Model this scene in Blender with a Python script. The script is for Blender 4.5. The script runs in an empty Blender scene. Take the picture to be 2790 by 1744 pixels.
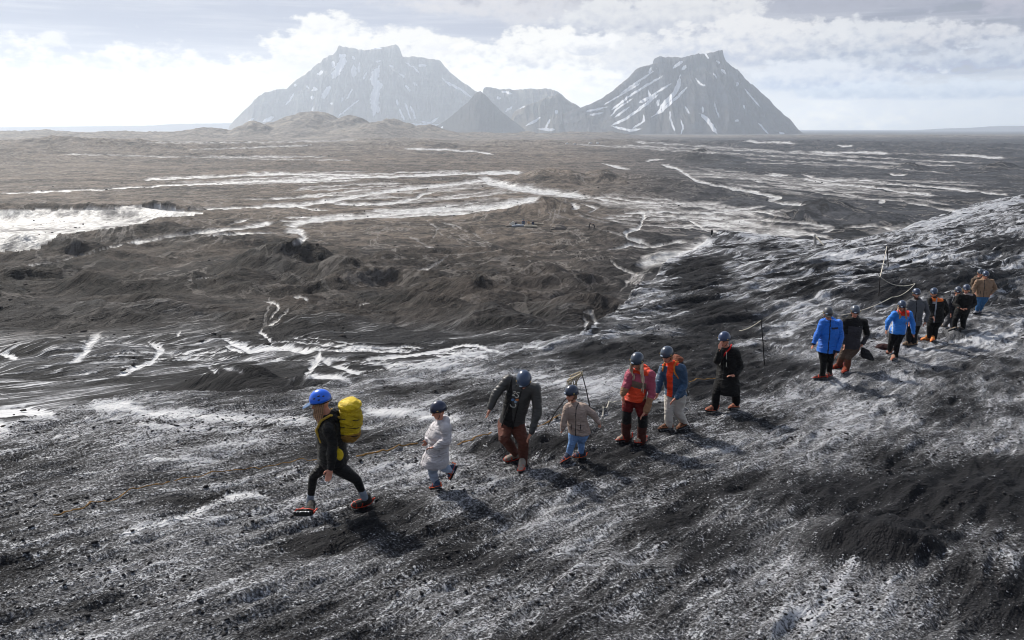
import bpy, bmesh, math, random
import numpy as np
from mathutils import Vector, Matrix

HAZE = 1.5e-4                # density of the air, per metre

# ------------------------------------------------------------------ camera
SC = bpy.context.scene
COL = SC.collection
F = 804.0                    # focal length in pixels of a 1024 px wide frame
PITCH = math.radians(13.4)
CP, SP = math.cos(PITCH), math.sin(PITCH)
CAMZ = 26.0
cd = bpy.data.cameras.new('camera')
cam = bpy.data.objects.new('camera', cd)
COL.objects.link(cam)
cam.location = (0, 0, CAMZ)
cam.rotation_euler = (math.radians(90) - PITCH, 0, 0)
cd.sensor_width = 36.0
cd.lens = 36.0 * F / 1024.0
cd.clip_start = 0.1
cd.clip_end = 60000
SC.camera = cam

# ------------------------------------------------------------------ render settings
SC.view_settings.view_transform = 'Standard'
SC.view_settings.look = 'None'
SC.view_settings.exposure = 0.38
SC.view_settings.gamma = 1.0
SC.render.engine = 'CYCLES'
SC.cycles.max_bounces = 5
SC.cycles.diffuse_bounces = 2
SC.cycles.glossy_bounces = 2
SC.cycles.volume_bounces = 1
SC.cycles.transparent_max_bounces = 8
SC.cycles.use_denoising = True
SC.cycles.pixel_filter_type = 'BLACKMAN_HARRIS'
SC.cycles.filter_width = 0.95
SC.cycles.sample_clamp_indirect = 4.0

# ------------------------------------------------------------------ sun
SUN_EL, SUN_AZ = math.radians(42), math.radians(-40)      # azimuth from +Y, clockwise positive
sl = bpy.data.lights.new('sun', 'SUN')
sl.energy = 5.0
sl.angle = math.radians(4)
sl.color = (1.0, 0.95, 0.87)
sun = bpy.data.objects.new('sun', sl)
COL.objects.link(sun)
sdir = Vector((math.sin(SUN_AZ) * math.cos(SUN_EL), math.cos(SUN_AZ) * math.cos(SUN_EL), math.sin(SUN_EL)))
sun.rotation_euler = sdir.to_track_quat('Z', 'Y').to_euler()
sun.location = (0, 0, 80)


# ------------------------------------------------------------------ node helper
class NT:
    def __init__(self, tree):
        self.t = tree
        self.n = tree.nodes
        self.l = tree.links

    def node(self, typ, **kw):
        nd = self.n.new(typ)
        for k, v in kw.items():
            setattr(nd, k, v)
        return nd

    def link(self, a, b):
        self.l.new(a, b)

    def _in(self, sock, v):
        if v is None:
            return
        if hasattr(v, 'is_linked') or hasattr(v, 'node'):
            self.l.new(v, sock)
        else:
            sock.default_value = v

    def m(self, op, a, b=None, c=None, clamp=False):
        nd = self.n.new('ShaderNodeMath')
        nd.operation = op
        nd.use_clamp = clamp
        self._in(nd.inputs[0], a)
        self._in(nd.inputs[1], b)
        self._in(nd.inputs[2], c)
        return nd.outputs[0]

    def ss(self, v, lo, hi, a=0.0, b=1.0):
        nd = self.n.new('ShaderNodeMapRange')
        nd.interpolation_type = 'SMOOTHSTEP'
        self._in(nd.inputs['Value'], v)
        self._in(nd.inputs['From Min'], lo)
        self._in(nd.inputs['From Max'], hi)
        nd.inputs['To Min'].default_value = a
        nd.inputs['To Max'].default_value = b
        return nd.outputs['Result']

    def lin(self, v, lo, hi, a=0.0, b=1.0):
        nd = self.n.new('ShaderNodeMapRange')
        self._in(nd.inputs['Value'], v)
        nd.inputs['From Min'].default_value = lo
        nd.inputs['From Max'].default_value = hi
        nd.inputs['To Min'].default_value = a
        nd.inputs['To Max'].default_value = b
        return nd.outputs['Result']

    def mix(self, fac, a, b, blend='MIX'):
        nd = self.n.new('ShaderNodeMix')
        nd.data_type = 'RGBA'
        nd.blend_type = blend
        self._in(nd.inputs[0], fac)
        self._in(nd.inputs[6], a if not isinstance(a, tuple) else (*a[:3], 1))
        self._in(nd.inputs[7], b if not isinstance(b, tuple) else (*b[:3], 1))
        return nd.outputs[2]

    def noise(self, vec, scale, detail=4, rough=0.5, dist=0.0, typ='FBM', dim='3D'):
        nd = self.n.new('ShaderNodeTexNoise')
        nd.noise_dimensions = dim
        nd.noise_type = typ
        if typ in ('FBM',):
            nd.normalize = True
        self._in(nd.inputs['Vector'], vec)
        nd.inputs['Scale'].default_value = scale
        nd.inputs['Detail'].default_value = detail
        nd.inputs['Roughness'].default_value = rough
        nd.inputs['Distortion'].default_value = dist
        return nd.outputs[0]

    def comb(self, x, y, z=0.0):
        nd = self.n.new('ShaderNodeCombineXYZ')
        self._in(nd.inputs[0], x)
        self._in(nd.inputs[1], y)
        self._in(nd.inputs[2], z)
        return nd.outputs[0]


# ------------------------------------------------------------------ pixel helpers (photo pixels -> rays)
def D(x, y):                 # 2419 px wide reading of the photograph -> 1024 frame
    return x * 0.42332, y * 0.42332


def crop(ox, oy, sc):
    def f(x, y):
        return (x / sc + ox) * 0.367025, (y / sc + oy) * 0.367025
    return f


cA, cB = crop(0, 400, 2.52), crop(700, 400, 2.52)
cC, cE = crop(1300, 380, 2.52), crop(1900, 380, 2.5202)
cF, cG, cH = crop(0, 900, 1.791), crop(600, 700, 4.32), crop(900, 1100, 2.348)
cI = crop(1700, 1000, 2.032)


def K_of(py):                # slope z/y of an image row
    b = -(py - 320.0) / F
    return (-SP + b * CP) / (CP + b * SP)


def s_of(px, py):
    b = -(py - 320.0) / F
    return (px - 512.0) / F / (CP + b * SP)


def project(x, y, z):        # world -> 1024 frame pixels
    zz = z - CAMZ
    dep = y * CP - zz * SP
    dep = np.maximum(dep, 1e-3)
    return 512 + F * x / dep, 320 - F * (y * SP + zz * CP) / dep


# ------------------------------------------------------------------ sky: Nishita plus procedural cloud by direction
world = bpy.data.worlds.new('World')
SC.world = world
world.use_nodes = True
W = NT(world.node_tree)
W.n.clear()
sky = W.node('ShaderNodeTexSky', sky_type='NISHITA')
sky.sun_disc = False
sky.sun_elevation = SUN_EL
sky.sun_rotation = SUN_AZ % (2 * math.pi)
sky.air_density = 1.0
sky.dust_density = 2.5
bg = W.node('ShaderNodeBackground')
bg.inputs['Strength'].default_value = 0.1
wo = W.node('ShaderNodeOutputWorld')
W.link(bg.outputs[0], wo.inputs['Surface'])
tc = W.node('ShaderNodeTexCoord')
sep = W.node('ShaderNodeSeparateXYZ')
W.link(tc.outputs['Generated'], sep.inputs[0])
DX, DY, DZ = sep.outputs
az = W.m('MULTIPLY', W.m('ARCTAN2', DX, DY), 57.2958)
el = W.m('MULTIPLY', W.m('ARCSINE', DZ), 57.2958)
pos = W.comb(az, el, 0.0)


def lin1(v):
    v = v / 255.0
    return v / 12.92 if v <= 0.04045 else ((v + 0.055) / 1.055) ** 2.4


def srgb(r, g, b, k=1.0):
    return (lin1(r) * k, lin1(g) * k, lin1(b) * k)


CK = 7.1                      # cloud colours sit in front of the 0.1 background strength


def ae(x, y):                # photo point -> azimuth / elevation in degrees
    px, py = D(x, y)
    s, k = s_of(px, py), K_of(py)
    return math.degrees(math.atan(s)), math.degrees(math.atan(k / math.sqrt(1 + s * s)))


right = W.ss(az, -12.0, 34.0)
low = W.mix(W.ss(az, 2.0, 32.0), srgb(250, 249, 245, CK), srgb(222, 227, 232, CK))
top = W.mix(right, srgb(176, 180, 194, CK), srgb(128, 130, 146, CK))
g1 = W.ss(el, 0.2, 7.0)
streak = W.noise(W.comb(W.m('MULTIPLY', az, 0.10), W.m('MULTIPLY', el, 1.5), 3.0), 1.0, 5, 0.55)
veil = W.mix(W.ss(streak, 0.42, 0.72), W.mix(g1, low, top), W.mix(0.35, W.mix(g1, low, top), srgb(236, 234, 234, CK)))
skyc = veil
w1 = W.noise(pos, 0.35, 7, 0.6)
w2 = W.noise(W.comb(az, W.m('MULTIPLY', el, 2.2), 7.7), 0.30, 7, 0.56)
w3 = W.noise(W.comb(az, W.m('MULTIPLY', el, 1.5), 17.7), 1.25, 8, 0.58)
# x, y, half width, half height (photo px), lit colour, base colour, softness
CL = [
    (1250, 10, 330, 60, (214, 209, 208), (205, 203, 206), .8),
    (2000, -20, 700, 70, (150, 150, 162), (160, 160, 172), .8),
    (640, 175, 170, 55, (246, 242, 234), (232, 230, 228), .4),
    (300, 240, 460, 120, (247, 243, 235), (246, 244, 240), .6),
    (60, 190, 130, 50, (240, 236, 232), (246, 244, 240), .6),
    (130, 98, 32, 22, (232, 228, 226), (228, 226, 226), .6),
    (790, 75, 115, 42, (247, 243, 235), (226, 225, 226), .35),
    (870, 140, 260, 70, (246, 242, 234), (222, 220, 220), .45),
    (1050, 104, 72, 20, (244, 240, 231), (230, 228, 228), .35),
    (1560, 45, 230, 58, (224, 222, 220), (180, 182, 192), .35),
    (1480, 150, 330, 70, (228, 226, 224), (205, 207, 214), .5),
    (1270, 140, 190, 60, (248, 244, 236), (196, 198, 206), .3),
    (1180, 210, 340, 70, (248, 246, 240), (240, 239, 238), .6),
    (1400, 110, 75, 28, (246, 243, 238), (196, 199, 208), .3),
    (1760, 110, 240, 62, (232, 229, 226), (172, 178, 194), .35),
    (2080, 110, 200, 60, (222, 221, 221), (150, 160, 180), .35),
    (2270, 95, 130, 42, (216, 214, 215), (120, 132, 158), .3),
    (2380, 130, 95, 36, (205, 207, 213), (150, 160, 180), .3),
    (2200, 150, 260, 32, (205, 208, 214), (136, 150, 178), .4),
    (1960, 190, 220, 40, (222, 224, 228), (170, 182, 204), .5),
    (2250, 215, 340, 26, (214, 220, 228), (176, 188, 206), .5),
    (2150, 285, 520, 45, (229, 232, 235), (224, 229, 234), .8),
    (1150, 290, 900, 60, (249, 248, 244), (250, 249, 247), .9),
    (2400, 20, 75, 40, (176, 172, 182), (150, 152, 166), .5),
]
for i, (x, y, hw, hh, ca, cb, soft) in enumerate(CL):
    a0, e0 = ae(x, y)
    sa, se = hw * 0.42332 / F * 57.3, hh * 0.42332 / F * 57.3
    dx = W.m('DIVIDE', W.m('SUBTRACT', az, a0), sa)
    dy = W.m('DIVIDE', W.m('SUBTRACT', el, e0), se)
    dyb = W.m('MULTIPLY', W.m('MINIMUM', dy, 0.0), 0.5)       # flatter cloud bases
    dd = W.m('ADD', W.m('POWER', W.m('ABSOLUTE', dx), 2.0), W.m('POWER', W.m('ABSOLUTE', W.m('ADD', dy, dyb)), 2.0))
    nz = W.m('MULTIPLY', W.m('SUBTRACT', w2, 0.5), 3.4)
    nz = W.m('ADD', nz, W.m('MULTIPLY', W.m('SUBTRACT', w3, 0.5), 1.6))
    f = W.ss(W.m('ADD', W.m('SUBTRACT', 0.9, dd), nz), -0.08 - soft * 0.4, 0.1 + soft * 0.8)
    sh = W.ss(W.m('ADD', dy, W.m('MULTIPLY', W.m('SUBTRACT', w3, 0.5), 2.6)), -0.9, 0.7)
    skyc = W.mix(W.m('MULTIPLY', f, 0.92), skyc, W.mix(sh, srgb(*cb, CK), srgb(*ca, CK)))
# higher up: broken cloud over the Nishita sky
hi = W.ss(W.noise(W.comb(DX, DY, DZ), 2.2, 6, 0.55), 0.40, 0.62)
upper = W.mix(hi, sky.outputs[0], (3.0, 3.2, 3.7))
# the lowest degrees are seen through kilometres of haze: the cloud behind it has more contrast than what reaches the eye
tr = W.m('EXPONENT', W.m('DIVIDE', -HAZE * 614.0, W.m('MAXIMUM', DZ, 0.045)))
air = W.mix(W.ss(az, -30.0, 20.0), srgb(224, 226, 230, 8.1), srgb(186, 190, 198, 8.1))
vm = W.node('ShaderNodeVectorMath', operation='SUBTRACT')
W.link(skyc, vm.inputs[0]); W.link(air, vm.inputs[1])
vs = W.node('ShaderNodeVectorMath', operation='SCALE')
W.link(vm.outputs[0], vs.inputs[0]); W.link(W.m('DIVIDE', 0.80, tr), vs.inputs['Scale'])
va = W.node('ShaderNodeVectorMath', operation='ADD')
W.link(vs.outputs[0], va.inputs[0]); W.link(air, va.inputs[1])
vx = W.node('ShaderNodeVectorMath', operation='MAXIMUM')
W.link(va.outputs[0], vx.inputs[0]); vx.inputs[1].default_value = (0.15, 0.15, 0.2)
fin = W.mix(W.ss(el, 8.8, 15.0), vx.outputs[0], upper)
W.link(fin, bg.inputs['Color'])

# ------------------------------------------------------------------ numpy noise
def _h(ix, iy, seed):
    h = (ix.astype(np.uint32) * np.uint32(374761393) + iy.astype(np.uint32) * np.uint32(668265263)
         + np.uint32(seed * 974634777 & 0xffffffff))
    h = (h ^ (h >> np.uint32(13))) * np.uint32(1274126177)
    return h ^ (h >> np.uint32(16))


def pn(x, y, seed=0):
    x0 = np.floor(x); y0 = np.floor(y)
    fx = (x - x0).astype(np.float32); fy = (y - y0).astype(np.float32)
    ix = x0.astype(np.int64); iy = y0.astype(np.int64)
    u = fx * fx * fx * (fx * (fx * 6 - 15) + 10); v = fy * fy * fy * (fy * (fy * 6 - 15) + 10)

    def g(dx, dy):
        h = _h(ix + dx, iy + dy, seed)
        a = (h & np.uint32(0xffff)).astype(np.float32) * np.float32(2 * math.pi / 65536)
        return np.cos(a) * (fx - dx) + np.sin(a) * (fy - dy)
    a = g(0, 0); b = g(1, 0); c = g(0, 1); d = g(1, 1)
    ab = a + u * (b - a); cd_ = c + u * (d - c)
    return (ab + v * (cd_ - ab)) * 1.5


def fbm(x, y, octs=4, seed=0, gain=0.5, ridged=False):
    t = 0; amp = 1.0; tot = 0
    for o in range(octs):
        n = pn(x * 2 ** o + 17.3 * o, y * 2 ** o - 9.1 * o, seed + o)
        if ridged:
            n = 1 - 2 * np.abs(n)
        t = t + amp * n; tot += amp; amp *= gain
    return t / tot


def sstep(a, b, v):
    t = np.clip((v - a) / (b - a), 0, 1)
    return t * t * (3 - 2 * t)


# ------------------------------------------------------------------ terrain
def fg_profile():
    """height (relative to the camera) of the near glacier slope: three profiles across the slope"""
    Y = np.array([0.5, 6, 10, 15, 22, 28, 34, 48, 60, 70, 95, 140])
    P = -3.86 - 0.105 * Y
    R1 = P.copy(); R1[6:] = [-7.1, -8.0, -8.6, -8.85, -9.6, -12]
    R2 = P.copy(); R2[5:] = [-6.75, -7.05, -7.75, -7.9, -7.9, -7.7, -7.4]
    return Y, P, R1, R2


FY, FP, FR1, FR2 = fg_profile()
S1700, S2419 = s_of(*D(1700, 650)), s_of(*D(2419, 560))
# crest of the near slope: photo x -> distance
CX = [(-500, 1250), (0, 1040), (150, 985), (290, 952), (480, 946), (740, 936), (860, 892), (1050, 862), (1280, 826), (1390, 790)]
cs, cy = [], []
for X, Yp in CX:
    px, py = D(X, Yp)
    cs.append(s_of(px, py)); cy.append(3.86 / (-K_of(py) - 0.105))
for X, Yp, yy in [(1450, 750, 29.5), (1500, 690, 36), (1600, 620, 51), (1710, 552, 68), (1800, 566, 66), (1930, 585, 60),
                  (2050, 598, 60), (2180, 560, 70), (2300, 505, 84), (2419, 460, 95), (2800, 330, 125)]:
    px, py = D(X, Yp)
    cs.append(s_of(px, py)); cy.append(yy)
cs, cy = np.array(cs), np.array(cy)

BY = np.array([1, 12, 16, 20, 25, 30, 40, 55, 90, 140, 190, 262, 480, 700, 1000, 1600, 2600, 5000, 14000, 60000.])
BZ = np.array([-6.6, -6.8, -7.5, -8.5, -9.8, -10.9, -12.7, -14.4, -18.6, -22.8, -25, -26, -26, -25.5, -23.5, -23, -25, -26, -26, -26])


def fg_rel(s, y):
    p = np.interp(y, FY, FP); r1 = np.interp(y, FY, FR1); r2 = np.interp(y, FY, FR2)
    w1 = sstep(0.05, S1700, s); w2 = sstep(S1700, S2419, s)
    return p * (1 - w1) + (r1 * (1 - w2) + r2 * w2) * w1


def crest(s):
    return np.interp(s, cs, cy)


def base_h(x, y):
    """large shape only -> relative height and the share of near glacier slope"""
    s = x / np.maximum(y, 0.5)
    wob = fbm(s * 6, s * 0 + 3.3, 3, 91) * 0.05
    yc = crest(s) * (1 + wob)
    a = fg_rel(s, np.minimum(y, yc)) - 0.55 * np.maximum(y - yc, 0) * sstep(1.0, 1.12, y / yc) - 0.03 * np.maximum(y - yc, 0)
    b = np.interp(np.log(np.maximum(y, 1)), np.log(BY), BZ)
    k = 0.25 + 0.004 * y
    m = np.maximum(a, b)
    sm = m + k * np.log1p(np.exp(-np.abs(a - b) / k)) * 0.6
    g = 1 / (1 + np.exp(-np.clip((a - b) / k, -30, 30)))
    return sm, g


# mounds: X, base row, top row (photo px), half width (px), depth/width, sharpness, optional distance
MOUNDS = [
    (2080, 1330, 1222, 170, .7, 1.9, None), (2230, 1195, 1142, 230, .5, 1.8, None), (1230, 1075, 1032, 110, .5, 1.7, None), (1480, 1395, 1350, 150, .6, 1.8, None), (420, 1300, 1262, 200, .5, 1.8, None), (1850, 1215, 1180, 140, .5, 1.8, None), (560, 945, 876, 230, .45, 1.6, 27), (720, 930, 900, 120, .5, 1.6, 25), (1715, 600, 550, 55, .9, 1.2, 63), (1650, 700, 634, 110, .7, 1.3, 46),
    (60, 585, 487, 400, .10, 1.9, 235), (370, 540, 484, 120, .18, 1.7, 250),
    (120, 880, 812, 170, .6, 1.5, 42), (60, 690, 640, 260, .35, 1.8, None), (330, 700, 655, 260, .4, 1.8, None),
    (-60, 740, 700, 220, .5, 1.5, None), (250, 770, 735, 220, .35, 1.5, None),
    (680, 672, 578, 150, .75, 1.7, None), (810, 690, 600, 110, .8, 1.5, None), (560, 690, 640, 90, .8, 1.5, None),
    (1000, 690, 655, 130, .5, 1.5, None),
    (1265, 520, 466, 95, 1.2, 1.6, None), (1420, 575, 540, 110, .9, 1.6, None),
    (1270, 690, 640, 110, .7, 1.15, None), (1140, 720, 655, 110, .7, 1.1, None), (1020, 740, 690, 70, .7, 1.3, None),
    (1370, 760, 705, 150, .6, 1.5, None), (1060, 790, 740, 180, .45, 1.6, None), (800, 800, 760, 120, .6, 1.3, None),
    (760, 745, 715, 90, .7, 1.3, None), (1110, 555, 537, 55, 1., 1.6, None),
    (300, 600, 540, 260, .5, 1.6, None), (80, 640, 560, 200, .4, 1.6, None), (440, 560, 520, 160, .6, 1.6, None),
    (1310, 450, 404, 110, 1.5, 1.7, None), (1420, 450, 405, 80, 1.5, 1.4, None), (1570, 470, 430, 220, 1.2, 1.7, None),
    (1490, 440, 415, 110, 1.2, 1.5, None), (1470, 460, 435, 40, 1.4, 1.2, None),
    (1950, 530, 478, 130, .9, 1.5, None), (1880, 540, 505, 90, .9, 1.6, None), (2080, 545, 515, 120, .8, 1.6, None),
    (1650, 385, 359, 55, 1.6, 1.5, None), (1700, 388, 376, 60, 1.6, 1.7, None),
    (2145, 404, 388, 36, 1.6, 1.4, None), (2370, 412, 386, 60, 1.6, 1.3, None), (2415, 385, 370, 50, 1.6, 1.5, None),
    (630, 405, 387, 38, 1.5, 1.5, 560), (690, 405, 380, 50, 1.5, 1.5, 570), (760, 405, 388, 60, 1.5, 1.7, 580),
    (150, 425, 340, 330, 1.3, 1.8, 720), (420, 420, 362, 260, 1.3, 1.7, 760), (-200, 430, 350, 300, 1.3, 1.8, 700),
    (30, 425, 375, 200, 1.2, 1.6, 600), (620, 380, 345, 220, 1.3, 1.7, 950), (1000, 380, 352, 200, 1.3, 1.8, 950),
    (900, 365, 335, 150, 1.3, 1.7, 1200), (1250, 372, 345, 160, 1.3, 1.8, 1100), (300, 345, 317, 250, 1.2, 1.7, 1500),
    (60, 340, 312, 220, 1.2, 1.8, 1700), (480, 335, 302, 90, 1.4, 1.5, 1650), (600, 330, 292, 60, 1.4, 1.6, 1700),
    (740, 330, 266, 110, 1.6, 1.5, 1800), (650, 330, 300, 130, 1.5, 1.6, 1750), (830, 330, 283, 70, 1.6, 1.7, 1850),
    (930, 330, 284, 70, 1.6, 1.5, 1800), (1010, 332, 302, 80, 1.5, 1.6, 1800), (880, 332, 296, 110, 1.5, 1.8, 1700),
    (1120, 338, 318, 110, 1.5, 1.7, 1900), (1240, 340, 316, 80, 1.4, 1.8, 2100), (1390, 340, 313, 90, 1.4, 1.9, 2100),
    (1330, 343, 322, 110, 1.4, 1.9, 2000), (1475, 342, 322, 40, 1.4, 1.5, 2000),
    (1860, 336, 328, 120, 1.3, 1.9, 2200), (2080, 342, 330, 160, 1.3, 1.9, 2200), (2300, 352, 341, 160, 1.3, 1.9, 2000),
    (1760, 380, 355, 220, 1.3, 1.9, 1000), (2000, 385, 360, 260, 1.3, 1.9, 1000), (2330, 400, 365, 260, 1.2, 1.8, 800),
    (1480, 372, 352, 160, 1.3, 1.9, 1200),
]


def ray_y(px, py, fn, lo=4.0, hi=9000.0, n=6000):
    s, k = s_of(px, py), K_of(py)
    y = np.exp(np.linspace(math.log(lo), math.log(hi), n))
    d = fn(s * y, y) - k * y
    i = np.argmax(d > 0)
    if d[i] <= 0:
        i = n - 1
    i = max(i, 1)
    t = d[i - 1] / (d[i - 1] - d[i] + 1e-9)
    return float(y[i - 1] + t * (y[i] - y[i - 1]))


MB = []
for (X, Yb, Yt, hw, dr, sh, yy) in MOUNDS:
    px, pb = D(X, Yb); _, pt = D(X, Yt)
    if yy is None:
        yy = ray_y(px, pb, lambda x, y: base_h(x, y)[0])
    hwp = hw * 0.42332
    rx = hwp / F * yy * 1.15
    ry = rx * dr
    yc = yy + ry * 0.75
    xc = s_of(px, pt) * yc
    zt = K_of(pt) * yc
    zb = float(base_h(np.array([xc]), np.array([yc]))[0][0])
    MB.append((xc, yc, rx, ry, zt - zb, sh, zt))


def land(x, y, detail=True):
    """relative height of the terrain, share of near glacier slope"""
    x = np.asarray(x, np.float64); y = np.asarray(y, np.float64)
    z, g = base_h(x, y)
    z0 = z.copy()
    far = sstep(150, 900, y)
    mh = np.zeros_like(z)
    for (xc, yc, rx, ry, h, sh, zt) in MB:
        sel = (np.abs(x - xc) < rx * 2.3) & (np.abs(y - yc) < ry * 2.3)
        if not sel.any():
            continue
        xs, ys = x[sel], y[sel]
        wx = fbm(xs / rx * 1.2 + xc, ys / ry * 1.2, 3, 11) * 0.35
        wy = fbm(xs / rx * 1.2, ys / ry * 1.2 + yc, 3, 12) * 0.35
        r = np.sqrt(((xs - xc) / rx + wx) ** 2 + ((ys - yc) / ry + wy) ** 2)
        r0 = math.sqrt(0)
        p = np.exp(-(r ** sh) * 1.15)
        p = p * sstep(2.2, 1.3, r)
        zz = z[sel]
        # rise towards the intended top, never stacking on a neighbour
        z[sel] = zz + np.maximum(0, p * h - np.maximum(0, zz - z0[sel]) * 0.85)
        mh[sel] = np.maximum(mh[sel], p)
    if detail:
        # near glacier slope: ridges along the flow, 45 degrees to the view
        u = (x + y) * 0.70711; v = (x - y) * 0.70711
        nearf = 1 - sstep(16, 40, y)
        d = 0.19 * fbm(u / 5.5, v / 2.3, 3, 21) + 0.045 * fbm(u / .9, v / .55, 3, 23)
        d += 0.11 * fbm(u / 1.5, v / 0.42, 3, 25, ridged=True) * (0.6 + 0.4 * nearf)
        d += 0.028 * fbm(u / 0.34, v / 0.15, 2, 31) * nearf
        mf = sstep(14, 34, y)
        d += mf * (1 - 0.6 * sstep(45, 75, y)) * (0.42 * fbm(u / 15, v / 1.35, 4, 35, ridged=True) + 0.5 * fbm(u / 16, v / 6, 2, 39))
        # moraine and ash behind
        hum = sstep(16, 30, y) * (0.3 + 0.7 * sstep(35, 70, y)) * (1 - sstep(150, 215, y))
        e = hum * (1.9 * fbm(x / 26, y / 22, 3, 41) + 1.3 * fbm((x + .5 * y) / 15, (y - .5 * x) / 8, 5, 45, ridged=True, gain=.42)
                   + 0.12 * fbm(x / 1.5, y / 1.5, 3, 46, ridged=True))
        e = e * (0.35 + 0.65 * sstep(.0, .5, np.abs(fbm(x / 40, y / 40, 2, 47)) * 2 + mh))
        plain = sstep(150, 215, y) * (1 - sstep(430, 700, y))
        e += plain * (0.42 * fbm(x / 30, y / 9, 4, 51, ridged=True) + 0.12 * fbm(x / 5, y / 5, 2, 53, ridged=True) + mh * 1.3 * fbm(x / 14, y / 14, 4, 52, ridged=True))
        fr = sstep(430, 800, y)
        e += fr * (0.45 + 0.7 * mh) * (8.0 * fbm(x / 150, y / 190, 5, 55, ridged=True) + 2.6 * fbm(x / 26, y / 26, 3, 56, ridged=True) - 2.0) * (1 - 0.75 * sstep(2500, 5000, y))
        z = z + d * g + e * (1 - g)
    return z, g


def ground_z(x, y):
    return float(land(np.array([x]), np.array([y]))[0][0]) + CAMZ


def hit(px, py, lo=4.0, hi=4000):
    """photo ray -> point on the terrain"""
    y = ray_y(px, py, lambda a, b: land(a, b)[0], lo, hi)
    x = s_of(px, py) * y
    return Vector((x, y, ground_z(x, y)))


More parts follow.
